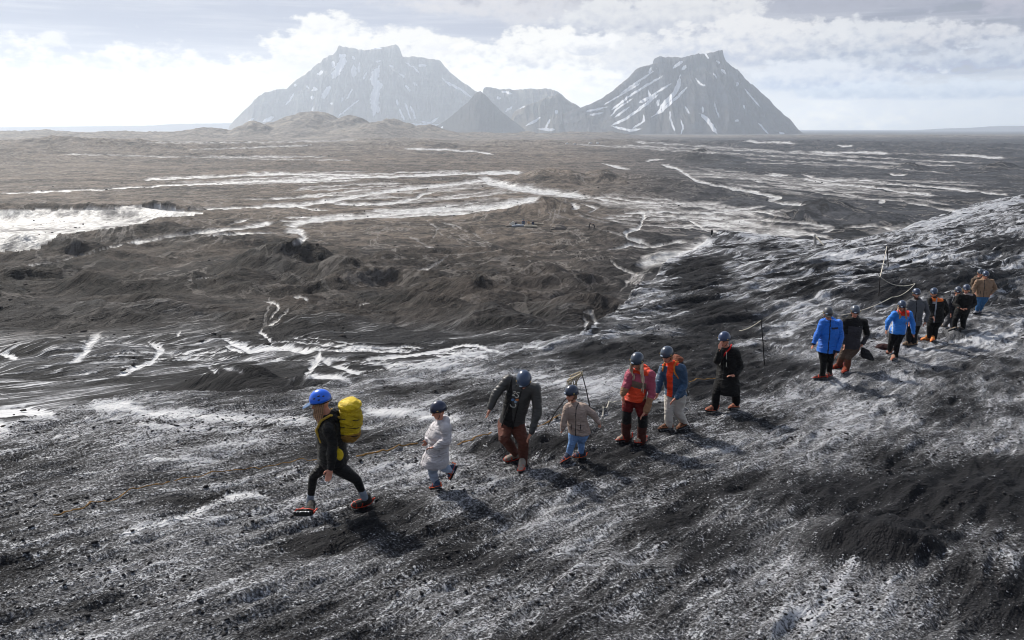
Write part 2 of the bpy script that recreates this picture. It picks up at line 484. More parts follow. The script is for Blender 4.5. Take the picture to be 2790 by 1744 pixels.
# ------------------------------------------------------------------ mapped patches: ice, snow and melt water (photo traced onto the ground)
ICE = [   # converter, points, width px (in the crop), strength
    (cA, [(0, 320), (300, 305), (700, 290), (1000, 268), (1200, 258), (1500, 250), (1750, 232), (2000, 230), (2268, 222)], 9, 1),
    (cA, [(950, 225), (1300, 208), (1600, 195), (1900, 185), (2268, 178)], 16, .8),
    (cA, [(1250, 425), (1600, 415), (2000, 400), (2268, 375)], 13, 1), (cA, [(2000, 400), (2150, 425), (2268, 435)], 9, 1),
    (cA, [(870, 660), (1060, 630), (1200, 600), (1500, 570), (1700, 545), (1890, 515)], 26, .9),
    (cA, [(1400, 600), (1650, 590), (1900, 585)], 15, .9), (cA, [(1540, 540), (1620, 515), (1720, 490)], 15, .7),
    (cA, [(1930, 580), (2040, 570), (2100, 610), (2060, 645), (1990, 665)], 36, 1), (cA, [(1960, 560), (2100, 510), (2268, 490)], 36, .8),
    (cA, [(170, 815), (400, 780), (580, 735), (700, 700), (870, 660)], 8, .6), (cA, [(1270, 910), (1450, 895)], 8, .9),
    (cG, [(490, 510), (600, 530), (690, 560), (660, 620), (600, 720), (570, 770)], 26, 1),
    (cG, [(760, 560), (800, 620), (700, 700), (640, 770), (520, 820)], 26, 1),
    (cG, [(500, 820), (460, 880), (550, 930), (600, 990), (600, 1050)], 34, 1),
    (cG, [(20, 960), (200, 1020), (350, 1100), (600, 1060), (800, 1060), (1000, 1100), (1130, 1100)], 60, .85),
    (cG, [(60, 1040), (300, 1130)], 34, .8), (cG, [(1170, 1080), (1150, 1200), (1080, 1300), (980, 1390)], 55, 1),
    (cG, [(1180, 1180), (1300, 1260), (1450, 1300), (1600, 1350), (1728, 1380)], 44, .9),
    (cG, [(1000, 1400), (1200, 1390), (1350, 1400), (1500, 1450), (1550, 1512)], 55, .9),
    (cG, [(820, 460), (950, 460), (1050, 510)], 13, .9), (cG, [(0, 1280), (200, 1330), (330, 1400)], 60, .45),
    (cB, [(0, 235), (300, 225), (700, 205), (1100, 195), (1400, 180), (1840, 178)], 12, 1), (cB, [(0, 180), (400, 185), (800, 190)], 10, 1),
    (cB, [(0, 405), (300, 395), (600, 350), (820, 310), (1000, 285), (1250, 265), (1450, 240), (1600, 220)], 17, 1),
    (cB, [(480, 380), (700, 390), (900, 385), (1050, 360), (1150, 320), (1250, 295)], 16, .95),
    (cB, [(1550, 190), (1600, 240), (1750, 270), (1950, 305), (2268, 335)], 36, 1),
    (cB, [(1150, 300), (1400, 270), (1600, 260)], 50, .45), (cB, [(1250, 340), (1500, 320), (1750, 300)], 40, .3),
    (cB, [(1000, 375), (1300, 340), (1600, 300)], 14, .6), (cB, [(900, 430), (1300, 400), (1700, 350)], 30, .35),
    (cB, [(180, 540), (400, 490), (700, 475), (1000, 445), (1300, 425), (1600, 405), (1800, 370), (1950, 345)], 30, .95),
    (cB, [(700, 480), (1000, 470), (1400, 450), (1650, 420)], 18, .8), (cB, [(980, 12), (1200, 15), (1500, 30), (1640, 55)], 8, .9),
    (cB, [(1140, 490), (1200, 530), (1250, 560), (1180, 660)], 5, .5), (cB, [(1300, 760), (1180, 830), (1090, 850)], 8, .8),
    (cB, [(1000, 600), (1150, 660), (1270, 725)], 12, .4),
    (cB, [(690, 1080), (790, 1070)], 10, .9), (cB, [(470, 1400), (700, 1380), (850, 1400), (1040, 1360), (1200, 1385)], 10, .9),
    (cB, [(700, 1450), (900, 1440), (1100, 1420), (1250, 1390), (1400, 1355), (1520, 1360), (1600, 1400), (1720, 1420)], 20, 1),
    (cB, [(1370, 1440), (1500, 1430), (1600, 1450)], 15, .9), (cB, [(820, 1480), (900, 1440)], 16, .9),
    (cB, [(850, 1510), (1100, 1490), (1300, 1450), (1450, 1390), (1550, 1385)], 16, .9),
    (cB, [(1760, 1410), (1850, 1375), (2000, 1380)], 12, .9), (cB, [(2240, 1150), (2268, 1200), (2230, 1290)], 18, .9),
    (cC, [(0, 235), (150, 220), (330, 222)], 14, 1), (cC, [(0, 250), (120, 300), (250, 320), (430, 355)], 30, 1),
    (cC, [(0, 480), (180, 460), (350, 400), (450, 390)], 22, .9), (cC, [(500, 375), (750, 380)], 11, .9),
    (cC, [(620, 430), (700, 460), (640, 480)], 22, .8), (cC, [(700, 430), (830, 470), (740, 510)], 9, .8),
    (cC, [(650, 400), (900, 390), (1100, 420), (1350, 430), (1700, 435)], 9, .9), (cC, [(850, 160), (930, 180), (1060, 205)], 12, .9),
    (cC, [(1140, 150), (1300, 130)], 8, .8), (cC, [(800, 430), (1000, 450), (1300, 460)], 40, .4),
    (cC, [(1240, 160), (1350, 190), (1450, 240), (1500, 280), (1650, 310), (1850, 350), (2000, 380), (2080, 395), (2000, 410), (2100, 435), (2260, 445)], 13, 1),
    (cC, [(1350, 215), (1600, 240), (1800, 250), (2100, 270)], 44, .42), (cC, [(1650, 290), (1900, 320), (2268, 380)], 40, .3),
    (cC, [(1000, 500), (1150, 495), (1130, 570), (1120, 600), (1010, 640), (1030, 670), (1100, 690), (1200, 730), (1350, 700), (1480, 690)], 14, 1),
    (cC, [(1000, 500), (1300, 490), (1600, 500), (1900, 460), (2000, 450)], 14, .9), (cC, [(1420, 530), (1550, 600), (1700, 640)], 14, .9),
    (cC, [(1500, 540), (1700, 600), (1900, 640), (2250, 650)], 40, .75), (cC, [(1520, 520), (1700, 540), (2000, 600), (2268, 640)], 44, .75),
    (cC, [(1650, 500), (1850, 500), (2050, 570)], 36, .65), (cC, [(890, 760), (1050, 720), (1200, 740)], 16, .9),
    (cC, [(910, 810), (950, 860), (1050, 910), (1120, 930)], 15, .9), (cC, [(1010, 980), (1050, 960)], 15, .8),
    (cC, [(720, 1190), (780, 1180), (820, 1260), (750, 1330), (700, 1350)], 25, .7), (cC, [(820, 1385), (930, 1420)], 10, .7),
    (cC, [(1080, 860), (1250, 820), (1450, 760), (1640, 680)], 90, .9),
    (cE, [(450, 235), (650, 250)], 12, .9), (cE, [(700, 235), (900, 280), (1100, 270), (1300, 300), (1600, 320), (2200, 385)], 9, .8),
    (cE, [(700, 260), (900, 300), (1200, 320), (1400, 355), (1660, 380)], 15, .9), (cE, [(750, 80), (950, 92), (1150, 85), (1350, 95)], 12, .9),
    (cE, [(1680, 100), (1900, 110), (2130, 130)], 10, 1), (cE, [(950, 40), (1070, 43)], 6, .9), (cE, [(300, 10), (700, 28)], 7, .8),
    (cE, [(1290, 235), (1450, 242)], 9, .9), (cE, [(1400, 420), (1600, 450), (1850, 510)], 15, .8), (cE, [(1240, 425), (1290, 425)], 12, .9),
    (cE, [(850, 640), (950, 600)], 15, .8), (cE, [(1000, 600), (1220, 585), (1380, 625)], 14, .7), (cE, [(1000, 140), (1150, 142)], 7, .7),
    (cE, [(850, 740), (1100, 680), (1400, 600), (1700, 560), (2000, 470), (2243, 400)], 70, .3),
    (cE, [(850, 790), (1200, 810), (1540, 830), (1700, 780)], 24, .75),
    (cE, [(1000, 770), (1300, 760), (1600, 720), (1900, 650), (2243, 600)], 60, .2),
    (cE, [(1400, 1480), (1700, 1400), (1900, 1370), (2243, 1330)], 18, .8), (cE, [(850, 950), (1250, 920)], 36, .3),
    (cE, [(160, 1270), (230, 1250)], 40, .6), (cE, [(0, 1440), (400, 1400), (800, 1420)], 22, .45),
    (cE, [(1700, 1010), (2000, 900), (2243, 870)], 50, .35), (cE, [(250, 960), (500, 900)], 120, .3),
    (cF, [(-200, 400), (0, 400), (100, 390), (250, 410), (280, 440)], 36, 1.0), (cF, [(-200, 460), (0, 470), (60, 520)], 50, .9),
    (cF, [(430, 380), (620, 365), (720, 410), (900, 410), (1100, 430), (1300, 440), (1530, 430)], 46, .85),
    (cF, [(650, 450), (800, 470), (1000, 480), (1300, 490)], 34, .65), (cF, [(1200, 530), (1320, 540)], 25, .6),
    (cF, [(720, 410), (850, 405), (1000, 420)], 22, .5),
    (cF, [(570, 1010), (700, 960), (850, 930), (1000, 870), (1100, 820), (1230, 800), (1330, 815)], 30, .95),
    (cF, [(130, 1115), (220, 1080), (380, 1050)], 22, .8), (cF, [(290, 1330), (360, 1325)], 12, .9),
    (cF, [(40, 1240), (100, 1200), (150, 1200)], 10, .6), (cF, [(0, 1030), (40, 1040)], 20, .8),
    (cF, [(500, 0), (440, 60), (400, 120), (340, 160)], 34, .7), (cF, [(720, 50), (790, 90), (740, 150), (560, 220)], 24, .8),
    (cF, [(0, 110), (90, 130)], 26, .9), (cF, [(880, 0), (860, 30)], 12, .7), (cF, [(1000, 170), (1080, 210)], 20, .5),
    (cH, [(200, 40), (500, 60), (780, 100), (850, 110)], 60, .9), (cH, [(190, 460), (330, 400), (560, 390)], 26, .7),
    (cH, [(780, 350), (950, 330)], 22, .5), (cH, [(970, 880), (1030, 870)], 9, .7), (cH, [(300, 710), (370, 705)], 8, .6),
    (D, [(1180, 905), (1280, 900), (1480, 905)], 24, .4), (D, [(900, 900), (1100, 890), (1300, 880)], 18, .4),
    (D, [(1380, 930), (1480, 905), (1600, 870)], 16, .5), (D, [(1600, 1010), (1750, 990)], 14, .5),
    (cI, [(420, 390), (650, 350)], 16, .6), (cI, [(560, 310), (700, 270), (900, 220)], 14, .5), (cI, [(1240, 230), (1350, 180)], 12, .5),
    (D, [(1640, 1010), (1800, 950), (2000, 905)], 34, .25),
]


def braids(a, b, n, spread, st, seed, w=(2, 6), bow=0.0):
    """thin melt channels fanning from a to b (photo px)"""
    rnd = random.Random(seed)
    for i in range(n):
        o0 = rnd.uniform(-1, 1); o1 = rnd.uniform(-1, 1)
        pts = []
        m_ = 9
        t0, t1 = rnd.uniform(0, .5), rnd.uniform(.55, 1)
        ph, fr = rnd.uniform(0, 6.3), rnd.uniform(4, 9)
        for j in range(m_):
            t = t0 + (t1 - t0) * j / (m_ - 1)
            off = (o0 * (1 - t) * spread[0] + o1 * t * spread[1]) + math.sin(ph + t * fr) * spread[2]
            pts.append((a[0] + (b[0] - a[0]) * t, a[1] + (b[1] - a[1]) * t + off + bow * math.sin(math.pi * t)))
        ICE.append((D, pts, rnd.uniform(*w), st * rnd.uniform(.6, 1)))


braids((1290, 440), (480, 470), 11, (16, 26, 8), .7, 1)
braids((1310, 465), (640, 520), 9, (10, 14, 4), .8, 2)
braids((1270, 405), (350, 425), 10, (8, 12, 3), .7, 3)
braids((1330, 465), (1960, 520), 12, (14, 26, 9), .7, 4)
braids((1420, 500), (2010, 555), 12, (18, 22, 9), .75, 5)
braids((1560, 395), (2260, 480), 10, (14, 24, 8), .6, 6)
braids((1600, 420), (2400, 455), 12, (12, 22, 4), .5, 7)
braids((1000, 520), (1180, 590), 7, (14, 14, 6), .45, 8, (1.5, 3))
braids((1270, 500), (1560, 560), 6, (16, 26, 6), .4, 9, (1.5, 4))
braids((500, 800), (1290, 850), 9, (20, 22, 9), .7, 10, (2, 4))
braids((150, 870), (700, 820), 6, (30, 26, 9), .5, 11, (2, 4))
braids((560, 870), (1260, 870), 7, (30, 20, 9), .6, 12, (2, 4))
braids((640, 700), (620, 780), 5, (8, 14, 6), .6, 13, (2, 4))
braids((1560, 620), (1450, 690), 6, (14, 20, 6), .6, 14, (2, 5))
braids((0, 345), (1200, 352), 4, (26, 30, 2), .7, 15, (1.5, 3))
braids((1300, 350), (2419, 400), 7, (26, 30, 2), .6, 16, (1.5, 3))
POLY = [
    (cA, [(0, 430), (500, 415), (900, 395), (1110, 390), (1200, 425), (1410, 450), (1260, 475), (1100, 480), (950, 525), (700, 565), (400, 600), (280, 690), (120, 715), (-400, 740), (-400, 430)], .8),
]
DARK = [   # photo px: x, y, half width, half height, strength; dark ash and painted-in shade alike
    (2080, 1265, 170, 60, 1.1), (2200, 1150, 260, 35, .55), (760, 1285, 80, 28, .7), (1230, 1045, 120, 26, .45), (1480, 1055, 120, 30, .3),  # the small patch just below the guide is a cast shadow painted in
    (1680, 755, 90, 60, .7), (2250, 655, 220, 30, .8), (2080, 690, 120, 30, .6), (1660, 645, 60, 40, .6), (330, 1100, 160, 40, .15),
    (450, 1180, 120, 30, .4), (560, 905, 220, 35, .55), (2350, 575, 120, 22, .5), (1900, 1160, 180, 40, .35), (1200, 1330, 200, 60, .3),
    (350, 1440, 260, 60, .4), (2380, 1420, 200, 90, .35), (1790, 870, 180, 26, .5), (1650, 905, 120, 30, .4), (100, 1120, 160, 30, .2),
    (655, 625, 58, 34, 1.1), (30, 735, 190, 36, .6), (300, 745, 240, 34, .4), (1640, 640, 60, 30, .5), (1290, 660, 90, 20, .4), (1190, 700, 80, 22, .3), (1350, 755, 90, 20, .5), (850, 690, 60, 14, .4),  # cave mound: dark ice plus painted-in shade; left mound: its shadow painted in
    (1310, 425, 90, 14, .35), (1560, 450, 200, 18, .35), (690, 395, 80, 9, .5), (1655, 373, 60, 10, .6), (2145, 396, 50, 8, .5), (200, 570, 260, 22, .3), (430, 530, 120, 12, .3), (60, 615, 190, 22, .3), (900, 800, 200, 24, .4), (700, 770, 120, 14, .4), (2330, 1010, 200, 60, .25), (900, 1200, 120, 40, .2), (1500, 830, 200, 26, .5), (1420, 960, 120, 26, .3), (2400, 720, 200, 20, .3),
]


def seg_mask(px, py, pts, w, taper=True):
    """soft mask round a polyline, 1 at the middle, 0 at distance w"""
    best = np.full(px.shape, 1e9, np.float32)
    tot = sum(math.hypot(b[0] - a[0], b[1] - a[1]) for a, b in zip(pts[:-1], pts[1:])) + 1e-6
    run = 0.0
    fadeL = min(0.22 * tot, 9.0)
    for (ax, ay), (bx, by) in zip(pts[:-1], pts[1:]):
        dx, dy = bx - ax, by - ay
        L = dx * dx + dy * dy + 1e-9
        t = np.clip(((px - ax) * dx + (py - ay) * dy) / L, 0, 1)
        d = np.hypot(px - ax - t * dx, (py - ay - t * dy))
        sl_ = run + t * math.sqrt(L)
        run += math.sqrt(L)
        d = d + w * 0.95 * (1 - np.clip(np.minimum(sl_, tot - sl_) / fadeL, 0, 1)) if taper else d
        best = np.minimum(best, d)
    return np.clip(1.25 - best / w, 0, 1)


def masks(px, py, y):
    m = np.zeros(px.shape, np.float32)
    # domain warp so that the traced lines meander and fray
    a = px + 4.0 * fbm(px / 12, py / 4, 4, 61)
    b = py + 1.7 * fbm(px / 12 + 40, py / 4, 4, 62)
    for conv, pts, w, st in ICE:
        q = [conv(*p) for p in pts]
        sc = math.hypot(conv(1, 0)[0] - conv(0, 0)[0], 0)
        wp = max(w * sc * 0.5, 0.75)
        if conv in (cB, cC, cE) and q[0][1] < 270:
            wp = wp * (1.15 if st > .94 else 0.9) + 0.3
        x0 = min(p[0] for p in q) - wp * 2; x1 = max(p[0] for p in q) + wp * 2
        y0 = min(p[1] for p in q) - wp * 2; y1 = max(p[1] for p in q) + wp * 2
        sel = (a > x0) & (a < x1) & (b > y0) & (b < y1)
        if sel.any():
            m[sel] = np.maximum(m[sel], seg_mask(a[sel], b[sel], q, wp * 1.25) * st)
    for conv, pts, st in POLY:
        q = np.array([conv(*p) for p in pts])
        sel = (a > q[:, 0].min() - 2) & (a < q[:, 0].max() + 2) & (b > q[:, 1].min() - 2) & (b < q[:, 1].max() + 2)
        aa, bb = a[sel], b[sel]
        inside = np.zeros(aa.shape, bool)
        for (x1, y1), (x2, y2) in zip(q, np.roll(q, -1, 0)):
            c = ((y1 > bb) != (y2 > bb)) & (aa < (x2 - x1) * (bb - y1) / (y2 - y1 + 1e-9) + x1)
            inside ^= c
        m[sel] = np.maximum(m[sel], inside * st)
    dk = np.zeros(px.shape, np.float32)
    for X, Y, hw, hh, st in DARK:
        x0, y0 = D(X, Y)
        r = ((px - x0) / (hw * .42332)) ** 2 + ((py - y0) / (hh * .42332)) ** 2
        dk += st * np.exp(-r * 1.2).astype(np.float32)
    return m, dk


def grid_mesh(name, X, Y, Z, attrs, mat, smooth=True):
    nr, nc = X.shape
    co = np.stack([X, Y, Z], -1).reshape(-1, 3).astype(np.float32)
    idx = np.arange(nr * nc, dtype=np.int32).reshape(nr, nc)
    quads = np.stack([idx[:-1, :-1], idx[:-1, 1:], idx[1:, 1:], idx[1:, :-1]], -1).reshape(-1, 4)
    me = bpy.data.meshes.new(name)
    me.vertices.add(len(co)); me.vertices.foreach_set('co', co.ravel())
    me.loops.add(quads.size); me.loops.foreach_set('vertex_index', quads.ravel())
    me.polygons.add(len(quads))
    me.polygons.foreach_set('loop_start', np.arange(0, quads.size, 4, dtype=np.int32))
    me.polygons.foreach_set('loop_total', np.full(len(quads), 4, dtype=np.int32))
    me.update(calc_edges=True)
    if smooth:
        me.polygons.foreach_set('use_smooth', np.ones(len(quads), bool))
    for k, v in attrs.items():
        at = me.attributes.new(k, 'FLOAT', 'POINT')
        at.data.foreach_set('value', v.ravel().astype(np.float32))
    me.materials.append(mat)
    o = bpy.data.objects.new(name, me)
    COL.objects.link(o)
    return o


def new_mat(name):
    m = bpy.data.materials.new(name)
    m.use_nodes = True
    T = NT(m.node_tree)
    b = T.n.get('Principled BSDF')
    return m, T, b


def attr(T, name):
    nd = T.node('ShaderNodeAttribute', attribute_name=name)
    return nd.outputs['Fac']


def ground_material():
    m, T, b = new_mat('ash and ice')
    geo = T.node('ShaderNodeNewGeometry')
    sp = T.node('ShaderNodeSeparateXYZ')
    T.link(geo.outputs['Position'], sp.inputs[0])
    X, Y, Z = sp.outputs
    ice, dark, fg, brown, whiteness = (attr(T, k) for k in ('ice', 'dark', 'near', 'brown', 'white'))
    U = T.m('MULTIPLY', T.m('ADD', X, Y), 0.70711)
    V = T.m('MULTIPLY', T.m('SUBTRACT', X, Y), 0.70711)
    uv = T.comb(T.m('MULTIPLY', U, 0.24), V, 0.0)
    uvs = T.comb(T.m('MULTIPLY', U, 0.45), V, 0.0)
    flat = T.comb(X, Y, 0.0)
    # near slope streaks: coarse, middle and fine, each carried where it can be resolved
    w0 = T.noise(T.comb(X, Y, 0.0), 0.12, 3, 0.5)
    Vw = T.m('ADD', V, T.m('MULTIPLY', w0, 3.0))                    # flow lines bend gently
    uv = T.comb(T.m('MULTIPLY', U, 0.16), Vw, 0.0)
    uvs = T.comb(T.m('MULTIPLY', U, 0.17), Vw, 0.0)
    n1 = T.noise(uv, 0.55, 5, 0.6, 0.5)
    n2 = T.noise(uvs, 2.1, 5, 0.70, 0.25)
    n2b = T.noise(uvs, 5.5, 5, 0.7, 0.3)
    n2c = T.noise(T.comb(T.m('MULTIPLY', U, 0.5), Vw, 2.0), 10.0, 4, 0.7, 0.4)
    n3 = T.noise(flat, 26.0, 3, 0.75)
    n5 = T.noise(flat, 62.0, 2, 0.6)
    n4 = T.noise(flat, 0.35, 3, 0.5)
    vor = T.node('ShaderNodeTexVoronoi', feature='F1')
    T.link(flat, vor.inputs['Vector'])
    vor.inputs['Scale'].default_value = 34.0
    grain = T.m('SUBTRACT', 0.45, vor.outputs['Distance'])
    nearest = T.ss(Y, 30.0, 10.0)
    c0 = lambda n: T.m('SUBTRACT', n, 0.5)
    n2s = T.noise(T.comb(T.m('MULTIPLY', U, 0.085), Vw, 5.0), 2.9, 5, 0.72, 0.15)      # long grooves further up the slope
    farf = T.ss(Y, 20.0, 42.0)
    s = T.m('ADD', T.m('MULTIPLY', c0(n1), 1.7), T.m('MULTIPLY', c0(n2), T.ss(Y, 8.0, 30.0, 1.2, 3.4)))
    s = T.m('ADD', s, T.m('MULTIPLY', c0(n2s), T.m('MULTIPLY', farf, 3.4)))
    s = T.m('ADD', s, T.m('MULTIPLY', c0(n2b), T.ss(Y, 14.0, 70.0, 2.7, 1.3)))
    s = T.m('ADD', s, T.m('MULTIPLY', c0(n2c), T.ss(Y, 10.0, 30.0, 2.4, 0.4)))
    s = T.m('ADD', s, T.m('MULTIPLY', c0(n3), T.m('MULTIPLY', nearest, 2.6)))
    s = T.m('ADD', s, T.m('MULTIPLY', c0(n5), T.m('MULTIPLY', nearest, 1.5)))
    s = T.m('ADD', s, T.m('MULTIPLY', grain, T.m('MULTIPLY', nearest, 0.9)))
    s = T.m('ADD', s, T.m('MULTIPLY', c0(n4), T.ss(Y, 18.0, 40.0, 1.6, 0.5)))
    wfg = T.m('ADD', T.m('SUBTRACT', s, 0.10), T.m('MULTIPLY', whiteness, 1.0))
    wfg = T.m('ADD', wfg, T.m('MULTIPLY', ice, 0.95))
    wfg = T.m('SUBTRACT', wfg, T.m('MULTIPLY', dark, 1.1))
    broad = T.m('ADD', T.m('MULTIPLY', c0(n1), 2.2), T.m('MULTIPLY', c0(n4), 2.6))
    broad = T.m('ADD', broad, T.m('MULTIPLY', c0(n2), 1.2))
    broad = T.m('ADD', broad, T.m('MULTIPLY', c0(n2s), T.m('MULTIPLY', farf, 2.5)))
    broad = T.m('ADD', broad, T.m('MULTIPLY', c0(n3), T.m('MULTIPLY', nearest, 1.2)))
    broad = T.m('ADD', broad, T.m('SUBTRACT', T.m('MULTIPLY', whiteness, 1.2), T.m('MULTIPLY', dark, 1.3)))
    greyice = T.ss(T.m('ADD', broad, T.m('MULTIPLY', ice, 0.8)), -0.35, 0.65)
    icefg = T.ss(wfg, 0.08, 0.66)
    crack = T.ss(s, -0.25, -0.75)
    # plain: braided streaks only where the traced mask asks for them
    pl = T.comb(T.m('MULTIPLY', X, 0.10), T.m('MULTIPLY', Y, 0.085), 0.0)
    p1 = T.noise(pl, 1.0, 8, 0.65, 0.3)
    p2 = T.noise(T.comb(T.m('MULTIPLY', X, 0.5), T.m('MULTIPLY', Y, 0.35), 0.0), 1.0, 6, 0.65)
    pr = T.m('SUBTRACT', 1.0, T.m('ABSOLUTE', T.m('MULTIPLY', T.m('SUBTRACT', T.noise(T.comb(T.m('MULTIPLY', X, 0.022), T.m('MULTIPLY', Y, 0.034), 4.0), 1.0, 6, 0.6, 0.8), 0.5), 5.0)))
    wpl = T.m('ADD', T.m('MULTIPLY', ice, 1.25), T.m('MULTIPLY', T.m('SUBTRACT', p1, 0.5), 2.3))
    wpl = T.m('ADD', wpl, T.m('MULTIPLY', pr, T.m('MULTIPLY', T.ss(ice, 0.03, 0.25), 0.35)))
    wpl = T.m('ADD', wpl, T.m('MULTIPLY', T.m('SUBTRACT', p2, 0.5), 1.1))
    icepl = T.ss(wpl, 0.74, 1.5)
    silt = T.m('MULTIPLY', T.ss(wpl, 0.2, 1.0), T.ss(ice, 0.0, 0.2))
    icepl = T.m('MULTIPLY', icepl, T.ss(ice, 0.02, 0.25))
    w = T.m('ADD', T.m('MULTIPLY', icefg, fg), T.m('MULTIPLY', icepl, T.m('SUBTRACT', 1.0, fg)))
    # ash colours
    var = T.noise(flat, 0.9, 6, 0.6)
    farvar = T.noise(T.comb(T.m('MULTIPLY', X, 0.01), T.m('MULTIPLY', Y, 0.02), 0.0), 1.0, 6, 0.6)
    black = T.mix(var, (0.004, 0.0042, 0.005), (0.019, 0.0195, 0.0225))
    mv = T.m('ADD', T.m('MULTIPLY', c0(p1), 2.2), T.m('ADD', T.m('MULTIPLY', c0(p2), 2.2), T.m('MULTIPLY', c0(farvar), 1.8)))
    p3 = T.noise(flat, 1.7, 5, 0.7)
    mv = T.m('ADD', mv, T.m('MULTIPLY', c0(p3), T.ss(Y, 260.0, 60.0, 0.3, 1.5)))
    mv = T.m('ADD', mv, 0.48, clamp=True)
    brownc = T.mix(mv, (0.018, 0.014, 0.011), (0.205, 0.166, 0.134))
    brownc = T.mix(T.ss(Y, 260.0, 90.0), brownc, T.mix(mv, (0.004, 0.0036, 0.0034), (0.060, 0.049, 0.042)))
    brownc = T.mix(T.ss(Y, 600.0, 1500.0), brownc, T.mix(mv, (0.040, 0.034, 0.028), (0.26, 0.222, 0.180)))
    greyc = T.mix(mv, (0.005, 0.0055, 0.007), (0.070, 0.072, 0.081))
    greyc = T.mix(T.ss(Y, 140.0, 50.0), greyc, T.mix(mv, (0.003, 0.003, 0.004), (0.022, 0.022, 0.025)))
    ash = T.mix(brown, greyc, brownc)
    # rills washed into the ash, some dark and wet, some carrying pale silt
    rl = T.m('ABSOLUTE', c0(T.noise(T.comb(T.m('MULTIPLY', X, 0.055), T.m('MULTIPLY', Y, 0.045), 9.0), 1.0, 7, 0.62, 0.6)))
    rl2 = T.m('ABSOLUTE', c0(T.noise(T.comb(T.m('MULTIPLY', X, 0.045), T.m('MULTIPLY', Y, 0.03), 23.0), 1.0, 7, 0.62, 0.6)))
    ash = T.mix(T.m('MULTIPLY', T.ss(rl, 0.030, 0.004), 0.6), ash, (0.008, 0.007, 0.007))
    ash = T.mix(T.m('MULTIPLY', T.ss(rl2, 0.016, 0.002), T.ss(Y, 70.0, 160.0, 0.25, 0.5)), ash, (0.24, 0.22, 0.205))
    ash = T.mix(T.m('MULTIPLY', silt, 0.7), ash, (0.26, 0.25, 0.245))
    grit = T.mix(T.m('MULTIPLY', greyice, T.ss(T.m('ADD', n3, T.m('MULTIPLY', n5, 0.6)), 0.66, 0.98, 0.20, 1.0)), black, (0.250, 0.253, 0.268))
    grit = T.mix(T.m('MULTIPLY', crack, 0.85), grit, (0.006, 0.006, 0.007))
    ash = T.mix(fg, ash, grit)
    ash = T.mix(T.m('MULTIPLY', dark, 0.75, clamp=True), ash, (0.010, 0.010, 0.012))  # darkens black ash patches and the painted shade of mounds and guide
    icec = T.mix(T.noise(flat, 0.8, 3, 0.6), (0.27, 0.28, 0.31), (0.52, 0.53, 0.56))
    icec = T.mix(T.m('MULTIPLY', T.ss(ice, 0.45, 1.0), T.m('MULTIPLY', fg, 0.6)), icec, (0.66, 0.66, 0.67))
    icec = T.mix(fg, T.mix(T.ss(p2, 0.3, 0.7), (0.30, 0.295, 0.29), (0.62, 0.61, 0.60)), icec)
    col = T.mix(w, ash, icec)
    T.link(col, b.inputs['Base Color'])
    rough = T.m('SUBTRACT', 0.78, T.m('MULTIPLY', w, T.lin(Y, 8, 200, 0.15, 0.42)))
    T.link(rough, b.inputs['Roughness'])
    T.link(T.lin(w, 0.0, 1.0, 0.10, 0.5), b.inputs['Specular IOR Level'])
    # relief too fine for the mesh
    bh = T.m('ADD', T.m('MULTIPLY', n3, 0.05), T.m('MULTIPLY', n2b, 0.16))
    bh = T.m('ADD', bh, T.m('MULTIPLY', n2c, 0.07))
    bh = T.m('ADD', bh, T.m('MULTIPLY', vor.outputs['Distance'], 0.03))
    bh = T.m('ADD', bh, T.m('MULTIPLY', icefg, 0.02))
    bfar = T.m('ADD', T.m('MULTIPLY', n2, 0.75), T.m('MULTIPLY', p2, 0.8))
    bfar = T.m('ADD', bfar, T.m('MULTIPLY', p1, 2.5))
    bfar = T.m('MULTIPLY', bfar, T.ss(Y, 10.0, 45.0, 0.15, 1.0))
    hh = T.m('ADD', T.m('MULTIPLY', bh, T.ss(Y, 60.0, 15.0)), bfar)
    bp = T.node('ShaderNodeBump')
    bp.inputs['Strength'].default_value = 0.75
    bp.inputs['Distance'].default_value = 1.0
    T.link(hh, bp.inputs['Height'])
    T.link(bp.outputs[0], b.inputs['Normal'])
    return m


